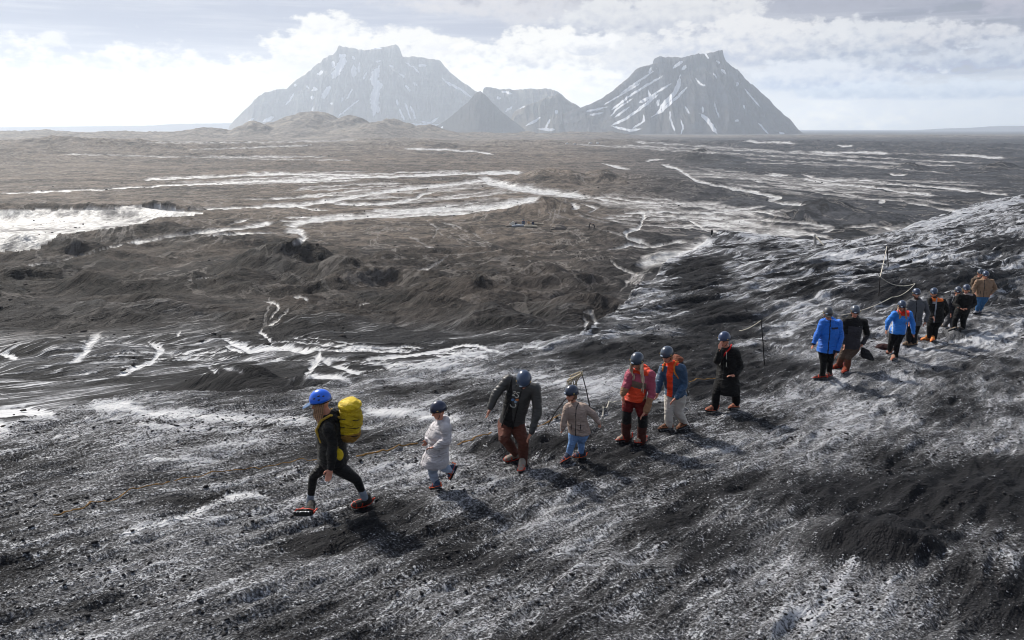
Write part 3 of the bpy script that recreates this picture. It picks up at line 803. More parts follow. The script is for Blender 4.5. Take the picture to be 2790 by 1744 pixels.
def build_ground(NS=1800, NY=2000):
    sarr = np.linspace(-0.95, 0.95, NS)
    yarr = np.exp(np.linspace(math.log(5.0), math.log(13607.0), NY)) - 7.0
    S, Yg = np.meshgrid(sarr, yarr)
    Xg = S * (Yg + 9.0)                # the sheet also runs under and beside the viewer
    Z = np.empty_like(Xg); G = np.empty_like(Xg)
    M = np.empty(Xg.shape, np.float32); DK = np.empty(Xg.shape, np.float32); BR = np.empty(Xg.shape, np.float32); WH = np.empty(Xg.shape, np.float32); G2 = np.empty(Xg.shape, np.float32)
    for i in range(0, NY, 170):
        sl_ = slice(i, min(i + 170, NY))
        z, g = land(Xg[sl_].ravel(), Yg[sl_].ravel())
        xx, yy = Xg[sl_].ravel(), Yg[sl_].ravel()
        px, py = project(xx, yy, z + CAMZ)
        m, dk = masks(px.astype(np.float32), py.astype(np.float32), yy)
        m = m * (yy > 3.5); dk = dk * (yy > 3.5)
        X, Y = px / .42332, py / .42332
        X = np.clip(X, -1500, 4000); Y = np.clip(Y, -500, 1700)
        br = sstep(1750, 1250, X + 0.0 * Y) * sstep(880, 640, Y + 60 * pn(xx / 30, yy / 30, 71)) * sstep(20, 60, yy)
        br = np.maximum(br, 0.85 * sstep(1500, 2600, yy) * sstep(4200, 2600, yy))
        # how white the near slope is, region by region
        wh = 0.05 + 0.22 * sstep(1250, 1000, Y) * sstep(900, 300, X) + 0.10 * sstep(1300, 1100, Y)
        wh += 0.10 * sstep(1700, 2100, X) * sstep(900, 700, Y) - 0.12 * sstep(1500, 2400, X) * sstep(900, 1100, Y)
        wh += 0.14 * np.exp(-((X - 1250) / 350) ** 2 - ((Y - 1350) / 200) ** 2) + 0.30 * np.exp(-((X - 1880) / 230) ** 2 - ((Y - 1410) / 110) ** 2)
        wh += 0.16 * np.exp(-((X - 2380) / 200) ** 2 - ((Y - 1300) / 100) ** 2) + 0.14 * np.exp(-((X - 2100) / 350) ** 2 - ((Y - 1020) / 90) ** 2) + 0.02
        sh = Z[sl_].shape
        Z[sl_] = z.reshape(sh) + CAMZ; G[sl_] = g.reshape(sh)
        gm = np.maximum(g, 1 - sstep(40, 66, yy * (1 + .35 * pn(xx / 14, yy / 14, 81))))
        wh = wh - 0.35 * (gm - g)
        G2[sl_] = gm.reshape(sh)
        m = m * (1 + 0.65 * np.clip(gm - g, 0, 1))
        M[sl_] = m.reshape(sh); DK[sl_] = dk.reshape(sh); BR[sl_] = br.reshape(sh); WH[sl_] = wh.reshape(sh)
    # melt channels sit slightly lower than the ash
    Z -= np.minimum(M, 1) * (1 - G) * np.clip(Yg / 400, 0.05, 0.6)
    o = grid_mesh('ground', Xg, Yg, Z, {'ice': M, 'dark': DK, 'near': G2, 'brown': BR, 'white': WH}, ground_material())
    o['kind'] = 'structure'
    return o


build_ground()

# ------------------------------------------------------------------ mountains
def mountain_material(name, warm, tone=1.0):
    m, T, b = new_mat(name)
    geo = T.node('ShaderNodeNewGeometry')
    sp = T.node('ShaderNodeSeparateXYZ')
    T.link(geo.outputs['Position'], sp.inputs[0])
    sn = attr(T, 'snow')
    n = T.noise(geo.outputs['Position'], 0.012, 8, 0.65)
    n2 = T.noise(geo.outputs['Position'], 0.05, 6, 0.7)
    rock = T.mix(T.ss(n, 0.35, 0.65), (0.012, 0.014, 0.020), (0.14 * tone, 0.15 * tone, 0.125 * tone) if warm else (0.050, 0.060, 0.082))
    tal = T.mix(n2, (0.12, 0.10, 0.08), (0.26, 0.225, 0.18))
    nd = T.node('ShaderNodeSeparateXYZ')
    T.link(geo.outputs['Normal'], nd.inputs[0])
    zz = T.m('ADD', sp.outputs[2], T.m('MULTIPLY', T.m('SUBTRACT', n, 0.5), 420.0))
    low = T.ss(zz, 190.0, 30.0)
    leftlit = T.ss(T.m('ADD', T.m('MULTIPLY', nd.outputs[0], -1.0), T.m('MULTIPLY', T.m('SUBTRACT', n, 0.5), 1.0)), -0.1, 0.6)
    grass = T.m('MULTIPLY', T.ss(nd.outputs[2], 0.55, 0.8), 0.8)
    strata = T.noise(T.comb(T.m('MULTIPLY', sp.outputs[0], 0.15), 0.0, sp.outputs[2]), 0.06, 4, 0.6)
    rock = T.mix(T.m('MULTIPLY', T.ss(strata, 0.52, 0.6), 0.6), rock, (0.02, 0.02, 0.022))
    col = T.mix(T.m('MULTIPLY', T.m('MAXIMUM', grass, low), tone * .85 if warm else 0.3), rock, tal)
    s = T.ss(T.m('ADD', sn, T.m('MULTIPLY', T.m('SUBTRACT', n2, 0.5), 1.8)), 0.25, 0.5)
    s = T.m('MULTIPLY', s, T.ss(sn, 0.02, 0.2))
    col = T.mix(s, col, (0.86, 0.87, 0.90))
    T.link(col, b.inputs['Base Color'])
    b.inputs['Roughness'].default_value = 0.95
    b.inputs['Specular IOR Level'].default_value = 0.1
    bp = T.node('ShaderNodeBump')
    bp.inputs['Distance'].default_value = 14.0
    T.link(T.m('ADD', n, T.m('MULTIPLY', n2, 0.4)), bp.inputs['Height'])
    T.link(bp.outputs[0], b.inputs['Normal'])
    return m


def mountain(ridge, yd, base_row, depth, snow, warm=True, seed=0, cliff=0.25, nx=420, ny=200, tone=1.0):
    """ridge: skyline points (photo px); a long massif of real depth rising to that skyline"""
    R = sorted(ridge)
    rs = np.array([s_of(*D(*p)) for p in R])
    rh = np.array([K_of(D(*p)[1]) for p in R]) * yd
    z0 = -26.0
    xs = np.linspace(rs[0] * yd, rs[-1] * yd, nx)
    H = np.interp(xs, rs * yd, rh) - z0
    H = np.maximum(H, 0)
    H += (fbm(xs / 70, xs * 0, 5, seed + 5, gain=.6) * 15) * np.clip(H / 150, 0, 1)
    v = np.linspace(0, 1, ny)                     # 0 front foot .. 0.55 ridge .. 1 back foot
    ridge_v = 0.5
    Xg, Vg = np.meshgrid(xs, v)
    ctr = 0.5 * (xs[0] + xs[-1])
    # footprint depth follows the height, so the ends close
    dep = depth * (0.25 + 0.75 * np.clip(H / H.max(), 0, 1))
    wob = fbm(xs / 330, xs * 0 + 2, 3, seed + 1)
    front = yd - dep * (0.55 + 0.35 * wob)
    back = yd + dep
    t = np.where(Vg < ridge_v, Vg / ridge_v, (1 - Vg) / (1 - ridge_v))
    Yg = np.where(Vg < ridge_v, front + (yd - front) * t, back - (back - yd) * t)
    # talus below, cliff above
    prof = np.where(t < 0.72, t / 0.72 * (1 - cliff) * (0.75 + 0.25 * t / 0.72), (1 - cliff) + cliff * (1 - (1 - (t - 0.72) / 0.28) ** 2.2))
    gul = fbm(Xg / 75, Vg * 2.0 + 5, 4, seed + 2, ridged=True)
    gul2 = fbm(Xg / 240, Vg * 1.5, 3, seed + 3)
    bend = np.sin(np.pi * np.clip(t, 0, 1))
    Z = H * prof
    Z = Z + H * bend * (0.20 * gul + 0.17 * gul2)
    Z = np.minimum(Z, H)
    Z = Z + z0 - 3 * (t < 0.02)
    px, py = project(Xg, Yg, Z + CAMZ)
    sn = np.zeros(Xg.shape, np.float32)
    a = px + 0.9 * fbm(px / 4, py / 4, 3, seed + 7); b_ = py + 0.9 * fbm(px / 4 + 9, py / 4, 3, seed + 8)
    for conv, pts, w in snow:
        q = [conv(*p) for p in pts]
        sc = conv(1, 0)[0] - conv(0, 0)[0]
        sn = np.maximum(sn, seg_mask(a, b_, q, max(w * sc * 0.75, 0.95)))
    sn *= (Vg < 0.52)
    o = grid_mesh('mountain', Xg, Yg, Z + CAMZ, {'snow': sn}, mountain_material('mountain rock', warm, tone))
    o['kind'] = 'structure'
    return o


cM = crop(560, 80, 2.88)      # left massif crop
cN = crop(1200, 0, 2.419)     # right massif crop
S_LEFT = [(cM, p, w) for p, w in [
    ([(1100, 205), (1070, 270), (1030, 330), (985, 400)], 42), ([(1000, 245), (1005, 300)], 16), ([(1040, 210), (1110, 205)], 22),
    ([(980, 435), (940, 500), (920, 550)], 30), ([(925, 320), (900, 345), (870, 355)], 16), ([(1160, 280), (1165, 380)], 28), ([(1210, 250), (1200, 350)], 14),
    ([(1150, 210), (1170, 240)], 14), ([(1265, 330), (1235, 400)], 12), ([(1370, 280), (1340, 330), (1320, 400), (1350, 450), (1330, 520), (1330, 600), (1320, 690)], 46),
    ([(1380, 420), (1350, 480)], 30), ([(1350, 600), (1355, 660)], 20), ([(1330, 260), (1375, 245)], 12), ([(840, 450), (870, 470), (830, 480)], 16), ([(790, 440), (815, 470)], 6),
    ([(840, 520), (840, 550)], 22), ([(700, 490), (660, 560), (620, 600)], 6), ([(1160, 450), (1120, 530), (1100, 560)], 10), ([(1075, 530), (1065, 570)], 10),
    ([(330, 735), (380, 695)], 12), ([(440, 730), (510, 700), (545, 680)], 20), ([(780, 670), (830, 650), (850, 600)], 10), ([(1020, 700), (1120, 620), (1220, 540)], 9),
    ([(1500, 545), (1510, 600)], 10), ([(1520, 620), (1545, 680), (1570, 725)], 12), ([(1560, 570), (1590, 640), (1615, 720)], 9), ([(1600, 590), (1630, 650), (1655, 720)], 11),
    ([(1570, 440), (1610, 490)], 12), ([(1520, 345), (1570, 380)], 10), ([(1630, 415), (1665, 445)], 8), ([(1560, 255), (1640, 300), (1680, 350)], 9), ([(1840, 370), (1900, 420), (2000, 470), (2100, 540)], 14),
    ([(1660, 280), (1740, 285)], 14), ([(1440, 280), (1480, 300)], 8), ([(1680, 720), (1760, 740), (1830, 690)], 12), ([(1290, 540), (1300, 545)], 24), ([(690, 435), (715, 440)], 16), ([(975, 580), (1000, 585)], 12), ([(1280, 150), (1390, 150)], 10),
    ([(1260, 735), (1400, 740), (1700, 745), (1880, 750)], 10)]]
S_RIGHT = [(cN, p, w) for p, w in [
    ([(1600, 400), (1560, 430), (1530, 450)], 16), ([(1620, 430), (1590, 465)], 14), ([(1580, 490), (1570, 560), (1540, 620), (1480, 680), (1430, 740)], 22),
    ([(1640, 560), (1560, 640), (1460, 730), (1390, 770)], 12), ([(1480, 490), (1380, 550), (1250, 630), (1110, 740)], 10), ([(1450, 610), (1350, 690), (1230, 780), (1120, 830)], 14),
    ([(1370, 590), (1380, 640), (1300, 680)], 14), ([(1430, 450), (1300, 540), (1180, 620)], 8), ([(1390, 440), (1370, 500)], 6), ([(1540, 540), (1440, 600), (1330, 680)], 10), ([(1330, 540), (1200, 620), (1060, 700)], 7),
    ([(1280, 640), (1160, 720), (1110, 780)], 8), ([(1250, 700), (1140, 780)], 10), ([(1340, 740), (1340, 800), (1260, 850)], 10), ([(1440, 650), (1430, 700)], 14),
    ([(1675, 510), (1710, 550), (1760, 575)], 8), ([(1700, 740), (1760, 790), (1800, 850), (1830, 890)], 18), ([(1800, 660), (1820, 730), (1840, 790)], 7), ([(1610, 700), (1640, 750)], 5), ([(1510, 720), (1520, 800), (1550, 880)], 6),
    ([(1580, 780), (1600, 840), (1580, 890)], 7), ([(1850, 455), (1880, 485)], 14), ([(1800, 480), (1825, 520)], 6), ([(1960, 540), (1955, 570)], 12), ([(2090, 800), (2130, 850), (2170, 890)], 6), ([(2230, 870), (2270, 890)], 14), ([(1940, 795), (1970, 795)], 10), ([(1990, 690), (2010, 720)], 6), ([(1730, 700), (1730, 750)], 4),
    ([(1740, 345), (1770, 390)], 6), ([(1820, 400), (1840, 420)], 6), ([(2000, 580), (2060, 650), (2110, 710)], 4), ([(940, 740), (1120, 700)], 5), ([(980, 760), (1080, 740)], 5), ([(1120, 830), (1250, 860), (1330, 850)], 12)]]
mountain([cM2 for cM2 in [(545, 296), (560, 280), (590, 250), (625, 220), (680, 208), (700, 190), (745, 160), (790, 128), (808, 111), (865, 120), (905, 112), (937, 106), (943, 122),
          (950, 136), (985, 135), (1040, 143), (1052, 160), (1080, 185), (1125, 216), (1165, 250), (1230, 300)]], 5600, 300, 900, S_LEFT, True, 100, 0.3, 620, 240)
mountain([(1130, 300), (1138, 232), (1143, 212), (1150, 206), (1180, 212), (1300, 210), (1318, 218), (1345, 240), (1400, 290)], 5300, 300, 520,
         [(cN, [(400, 600), (480, 620)], 10), (cN, [(480, 700), (420, 740)], 10), (cN, [(370, 640), (400, 650)], 14), (cN, [(490, 740), (560, 700)], 10), (cN, [(560, 830), (640, 790), (670, 770)], 12), (cN, [(690, 850), (720, 790)], 10)], True, 130, 0.2, 300, 140)
mountain([(1200, 300), (1215, 262), (1260, 242), (1290, 232), (1318, 222), (1345, 240), (1400, 275), (1460, 306)], 4150, 300, 380,
         [(cN, [(560, 830), (620, 800), (665, 770)], 12), (cN, [(690, 850), (720, 790), (715, 820)], 10), (cN, [(755, 740), (775, 735)], 16), (cN, [(830, 745), (840, 755)], 12), (cN, [(640, 850), (760, 855)], 14), (cN, [(500, 720), (560, 700)], 8), (cN, [(850, 780), (860, 785)], 6), (cN, [(915, 780), (925, 790)], 6)], True, 140, 0.1, 260, 140)
mountain([(1030, 300), (1060, 280), (1100, 248), (1125, 220), (1136, 215), (1150, 230), (1190, 268), (1240, 306)], 3900, 300, 380, [(cN, [(0, 850), (20, 830)], 5)], True, 150, 0.1, 200, 140, 0.25)
mountain([(1330, 270), (1370, 255), (1420, 235), (1460, 205), (1490, 178), (1510, 160), (1550, 150), (1552, 138), (1590, 135), (1612, 138), (1625, 132), (1697, 123), (1706, 150),
          (1735, 165), (1760, 190), (1790, 215), (1812, 232), (1830, 254), (1862, 280), (1892, 318)], 3800, 316, 680, S_RIGHT, False, 170, 0.3, 560, 240)
mountain([(2160, 318), (2185, 312), (2200, 306), (2260, 303), (2330, 302), (2385, 297), (2460, 300), (2700, 300), (3000, 330)], 9000, 330, 1500, [], False, 190, 0.2, 200, 60)
mountain([(-600, 303), (-100, 302), (350, 297), (420, 293), (540, 291), (800, 292), (1000, 300)], 9000, 330, 700, [], False, 200, 0.2, 200, 60)

# ------------------------------------------------------------------ figures
MATS = {}


def rgb(c):
    return tuple(lin1(v) for v in c)


def cloth(name, c, rough=0.8, spec=0.3, var=0.25, bump=0.0):
    """plain procedural fabric / plastic; c is an sRGB triple of the thing's own colour"""
    if name in MATS:
        return MATS[name]
    m, T, b = new_mat(name)
    tc = T.node('ShaderNodeTexCoord')
    n = T.noise(tc.outputs['Object'], 9.0, 5, 0.6)
    l = rgb(c)
    T.link(T.mix(n, tuple(v * (1 - var) for v in l), tuple(min(1, v * (1 + var)) for v in l)), b.inputs['Base Color'])
    b.inputs['Roughness'].default_value = rough
    b.inputs['Specular IOR Level'].default_value = spec
    if bump >= 0 and rough > .45:
        mp = T.node('ShaderNodeMapping')
        T.link(tc.outputs['Object'], mp.inputs[0])
        mp.inputs['Scale'].default_value = (1.0, 1.0, 2.2)
        mp.inputs['Rotation'].default_value = (0.25, 0.3, 0)
        n2 = T.noise(mp.outputs[0], 6.5, 5, 0.6, 1.2)
        bump = max(bump * 4, 0.085)
        bp = T.node('ShaderNodeBump')
        bp.inputs['Distance'].default_value = bump
        T.link(n2, bp.inputs['Height']); T.link(bp.outputs[0], b.inputs['Normal'])
    MATS[name] = m
    return m


SKIN = cloth('skin', (188, 130, 108), 0.45, 0.35, 0.08)
LIP = cloth('lips', (165, 90, 85), 0.5, 0.3, 0.05)
DARKM = cloth('dark rubber', (26, 26, 28), 0.6, 0.3, 0.2)
ORANGE = cloth('orange crampon plastic', (214, 84, 26), 0.4, 0.4, 0.1)
REDO = cloth('red crampon plastic', (206, 54, 26), 0.4, 0.4, 0.1)
STEEL = cloth('steel', (120, 122, 126), 0.35, 0.6, 0.15)
STEEL.node_tree.nodes['Principled BSDF'].inputs['Metallic'].default_value = 0.8
GOGGLE = cloth('lamp lens', (190, 205, 225), 0.2, 0.6, 0.1)


def ring_pts(c, a, b, n=20):
    return [c + a * math.cos(2 * math.pi * i / n) + b * math.sin(2 * math.pi * i / n) for i in range(n)]


def add_loft(bm, rings, n=20):
    """closed tube through rings (centre, half axis a, half axis b)"""
    loops = [[bm.verts.new(p) for p in ring_pts(c, a, b, n)] for c, a, b in rings]
    for l1, l2 in zip(loops[:-1], loops[1:]):
        for i in range(n):
            bm.faces.new((l1[i], l1[(i + 1) % n], l2[(i + 1) % n], l2[i]))
    bm.faces.new(loops[0][::-1]); bm.faces.new(loops[-1])


def perp(d):
    d = d.normalized()
    a = d.cross(Vector((0, 0, 1)))
    if a.length < 0.2:
        a = d.cross(Vector((1, 0, 0)))
    a.normalize()
    return a, d.cross(a).normalized()


def add_ball(bm, c, r, M=None, u=14, v=10):
    bmesh.ops.create_uvsphere(bm, u_segments=u, v_segments=v, radius=1.0,
                              matrix=Matrix.Translation(c) @ (M if M is not None else Matrix.Diagonal((r, r, r, 1))))


def frame(c, X, Y, Z, rx, ry, rz):
    M = Matrix.Identity(4)
    for i, (a, r) in enumerate(((X, rx), (Y, ry), (Z, rz))):
        for j in range(3):
            M[j][i] = a[j] * r
    return M


def add_cap(bm, p0, r0, p1, r1, n=14):
    """tapered limb with round ends"""
    p0, p1 = Vector(p0), Vector(p1)
    d = p1 - p0
    if d.length < 1e-4:
        add_ball(bm, p0, r0); return
    a, b = perp(d); d.normalize()
    rings = []
    for t in (-1, -.85, -.5):
        q = math.sqrt(max(0, 1 - t * t)) if t > -1 else 0.12
        rings.append((p0 + d * r0 * t, a * r0 * q, b * r0 * q))
    rings += [(p0, a * r0, b * r0), (p1, a * r1, b * r1)]
    for t in (.5, .85, 1):
        q = math.sqrt(max(0, 1 - t * t)) if t < 1 else 0.12
        rings.append((p1 + d * r1 * t, a * r1 * q, b * r1 * q))
    add_loft(bm, rings, n)


def chain(bm, pts, n=14):
    for (p0, r0), (p1, r1) in zip(pts[:-1], pts[1:]):
        add_cap(bm, p0, r0, p1, r1, n)


def fuse(bm, voxel, smooth=3, fac=0.5):
    """overlapping closed pieces -> one continuous surface (vertex and face arrays)"""
    me = bpy.data.meshes.new('tmp')
    bmesh.ops.recalc_face_normals(bm, faces=bm.faces)
    bm.to_mesh(me); bm.free()
    o = bpy.data.objects.new('tmp', me)
    COL.objects.link(o)
    r = o.modifiers.new('r', 'REMESH'); r.mode = 'VOXEL'; r.voxel_size = voxel; r.adaptivity = 0
    s = o.modifiers.new('s', 'SMOOTH'); s.factor = fac; s.iterations = smooth
    dg = bpy.context.evaluated_depsgraph_get()
    res = bpy.data.meshes.new_from_object(o.evaluated_get(dg), depsgraph=dg)
    bpy.data.objects.remove(o); bpy.data.meshes.remove(me)
    return res


def wrinkle(me, amp, seed, fx=14.0, fz=26.0):
    n = len(me.vertices)
    co = np.empty(n * 3, np.float32); me.vertices.foreach_get('co', co); co = co.reshape(-1, 3)
    no = np.empty(n * 3, np.float32); me.vertices.foreach_get('normal', no); no = no.reshape(-1, 3)
    u = (co[:, 0] * 0.8 + co[:, 1] * 0.6); w = co[:, 2] + 0.35 * u
    d = fbm(u * fx * .6, w * fz, 3, seed, ridged=True) * 0.6 + fbm(u * 5, w * 7, 2, seed + 9) * 0.9
    co += no * (d * amp)[:, None]
    me.vertices.foreach_set('co', co.ravel())
    me.update()


def set_part(me, name, mats, parent, root, paint=None, smooth=True):
    """mesh in world coordinates -> linked part under its parent; the root Empty sits at the feet"""
    me.name = name
    me.transform(Matrix.Translation(-root.location))
    me.materials.clear()
    for m in (mats if isinstance(mats, list) else [mats]):
        me.materials.append(m)
    nf = len(me.polygons)
    me.polygons.foreach_set('use_smooth', np.full(nf, smooth))
    if paint is not None and nf:
        c = np.empty(nf * 3, np.float32); me.polygons.foreach_get('center', c)
        c = c.reshape(-1, 3) + np.array(root.location, np.float32)
        me.polygons.foreach_set('material_index', paint(c).astype(np.int32))
    me.update()
    o = bpy.data.objects.new(name, me)
    COL.objects.link(o)
    o.parent = parent
    return o


def bm_part(bm, name, mats, parent, root, smooth=True, paint=None):
    me = bpy.data.meshes.new(name)
    bmesh.ops.recalc_face_normals(bm, faces=bm.faces)
    bm.to_mesh(me); bm.free()
    return set_part(me, name, mats, parent, root, paint, smooth)


def thing(name, label, cat, loc, group=None):
    o = bpy.data.objects.new(name, None)
    o.empty_display_size = 0.2
    COL.objects.link(o)
    o.location = loc
    o['label'] = label; o['category'] = cat
    if group:
        o['group'] = group
    return o


def tdist(c, a, b):
    """distance of points c to segment ab and the parameter along it"""
    a, b = np.array(a), np.array(b)
    ab = b - a
    t = np.clip(((c - a) @ ab) / (ab @ ab + 1e-9), 0, 1)
    return np.linalg.norm(c - a - t[:, None] * ab, axis=1), t


def hand(bm, w, tip_dir, side, curl, k, spread=1.0):
    """palm, four fingers of different length and a thumb leaving the side of the palm"""
    d = tip_dir.normalized()
    s = (side - d * side.dot(d)).normalized()      # across the palm, towards the thumb
    nrm = d.cross(s).normalized() * curl           # fingers bend this way
    pc = w + d * 0.045 * k
    add_ball(bm, pc, 1, frame(pc, d, s, nrm.normalized(), 0.052 * k, 0.041 * k, 0.019 * k))
    add_cap(bm, w - d * 0.03 * k, 0.027 * k, w + d * 0.02 * k, 0.027 * k, 10)
    for i, (off, L) in enumerate(((.030, .070), (.010, .080), (-.011, .074), (-.031, .058))):
        b0 = w + d * 0.082 * k + s * off * k
        d1 = (d + nrm * 0.35 * abs(curl)).normalized()
        d2 = (d + nrm * (1.1 + .12 * i) * abs(curl)).normalized()
        d3 = (d * 0.4 + nrm * (1.5 + .1 * i) * abs(curl)).normalized()
        p1 = b0 + d1 * L * .45 * k; p2 = p1 + d2 * L * .33 * k; p3 = p2 + d3 * L * .25 * k
        chain(bm, [(b0 - d * .015 * k, .0105 * k), (p1, .0098 * k), (p2, .009 * k), (p3, .008 * k)], 8)
    t0 = w + d * 0.028 * k + s * 0.030 * k
    t1 = t0 + (d * .55 + s * .75 + nrm * .3).normalized() * .034 * k
    t2 = t1 + (d * .9 + s * .3 + nrm * .5).normalized() * .03 * k
    chain(bm, [(t0, .0135 * k), (t1, .012 * k), (t2, .010 * k)], 8)


def boot(root, rt, heel, toe, ankle, k, col, strap, lift=False, sock=None):
    """hiking boot with a strap-on crampon; heel and toe are the ends of the sole"""
    f = (toe - heel); L = max(f.length, 1e-3)
    f.normalize()
    want = 0.29 * k
    mid = (toe + heel) / 2
    heel = mid - f * want / 2; toe = mid + f * want / 2
    upv = (ankle - heel); upv = (upv - f * upv.dot(f))
    if upv.length < 1e-3:
        upv = Vector((0, 0, 1))
    upv.normalize()
    sd = f.cross(upv).normalized()
    up = upv
    bm = bmesh.new()
    z = 0.03 * k
    prof = [(-.135, .030, .035, .045), (-.10, .040, .05, .055), (-.03, .038, .055, .06), (.04, .045, .045, .05), (.09, .048, .033, .036), (.13, .036, .024, .026), (.145, .016, .012, .016)]
    add_loft(bm, [(mid + f * x * k + up * (z + h * k * .9), sd * wd * k, up * hh * k) for x, wd, hh, h in prof], 16)
    ctr = heel + f * 0.075 * k
    add_cap(bm, ctr + up * .07 * k, .052 * k, ctr + up * .15 * k + (ankle - ctr - up * .15 * k) * .5, .056 * k)
    me = fuse(bm, 0.010, 2)
    b = set_part(me, 'boot', col, rt, root)
    # sole and crampon frame
    bm = bmesh.new()
    add_loft(bm, [(mid + f * x * k + up * (.018 * k), sd * wd * k, up * .016 * k) for x, wd in ((-.14, .03), (-.11, .042), (-.02, .040), (.06, .05), (.11, .045), (.15, .018))], 14)
    bm_part(bm, 'sole', DARKM, b, root)
    bm = bmesh.new()
    n = 22
    loop = []
    for i in range(n):
        a = 2 * math.pi * i / n
        x = math.cos(a); y = math.sin(a)
        loop.append((mid + f * (x * .158 * k) + sd * (y * .056 * k) + up * (.045 + .02 * max(0, -x)) * k, .0052 * k))
    chain(bm, loop + [loop[0]], 6)
    inst = mid + f * .03 * k
    chain(bm, [(inst - sd * .052 * k + up * .05 * k, .007 * k), (inst - sd * .03 * k + up * .105 * k, .009 * k), (inst + sd * .03 * k + up * .105 * k, .009 * k), (inst + sd * .052 * k + up * .05 * k, .009 * k)], 6)
    inst = mid + f * .105 * k
    chain(bm, [(inst - sd * .05 * k + up * .045 * k, .009 * k), (inst - sd * .02 * k + up * .078 * k, .009 * k), (inst + sd * .02 * k + up * .078 * k, .009 * k), (inst + sd * .05 * k + up * .045 * k, .009 * k)], 6)
    hb = heel - f * .012 * k
    chain(bm, [(hb + up * .05 * k, .011 * k), (hb + up * .12 * k, .010 * k)], 6)
    bm_part(bm, 'crampon_strap', strap, b, root)
    bm = bmesh.new()
    for x in (-.12, -.07, .02, .075, .13):
        for s in (-1, 1):
            c = mid + f * x * k + sd * s * .036 * k + up * .010 * k
            add_cap(bm, c, .008 * k, c - up * .030 * k, .003 * k, 6)
    for s in (-1, 1):
        add_cap(bm, mid - f * .13 * k + sd * s * .036 * k + up * .008 * k, .006 * k, mid + f * .135 * k + sd * s * .036 * k + up * .008 * k, .006 * k, 6)
    add_cap(bm, mid - f * .12 * k - sd * .036 * k + up * .008 * k, .006 * k, mid - f * .12 * k + sd * .036 * k + up * .008 * k, .006 * k, 6)
    set_part(fuse(bm, .0055, 1, .2), 'crampon_spikes', STEEL, b, root)
    return b


def unit(v):
    return Vector(v).normalized()


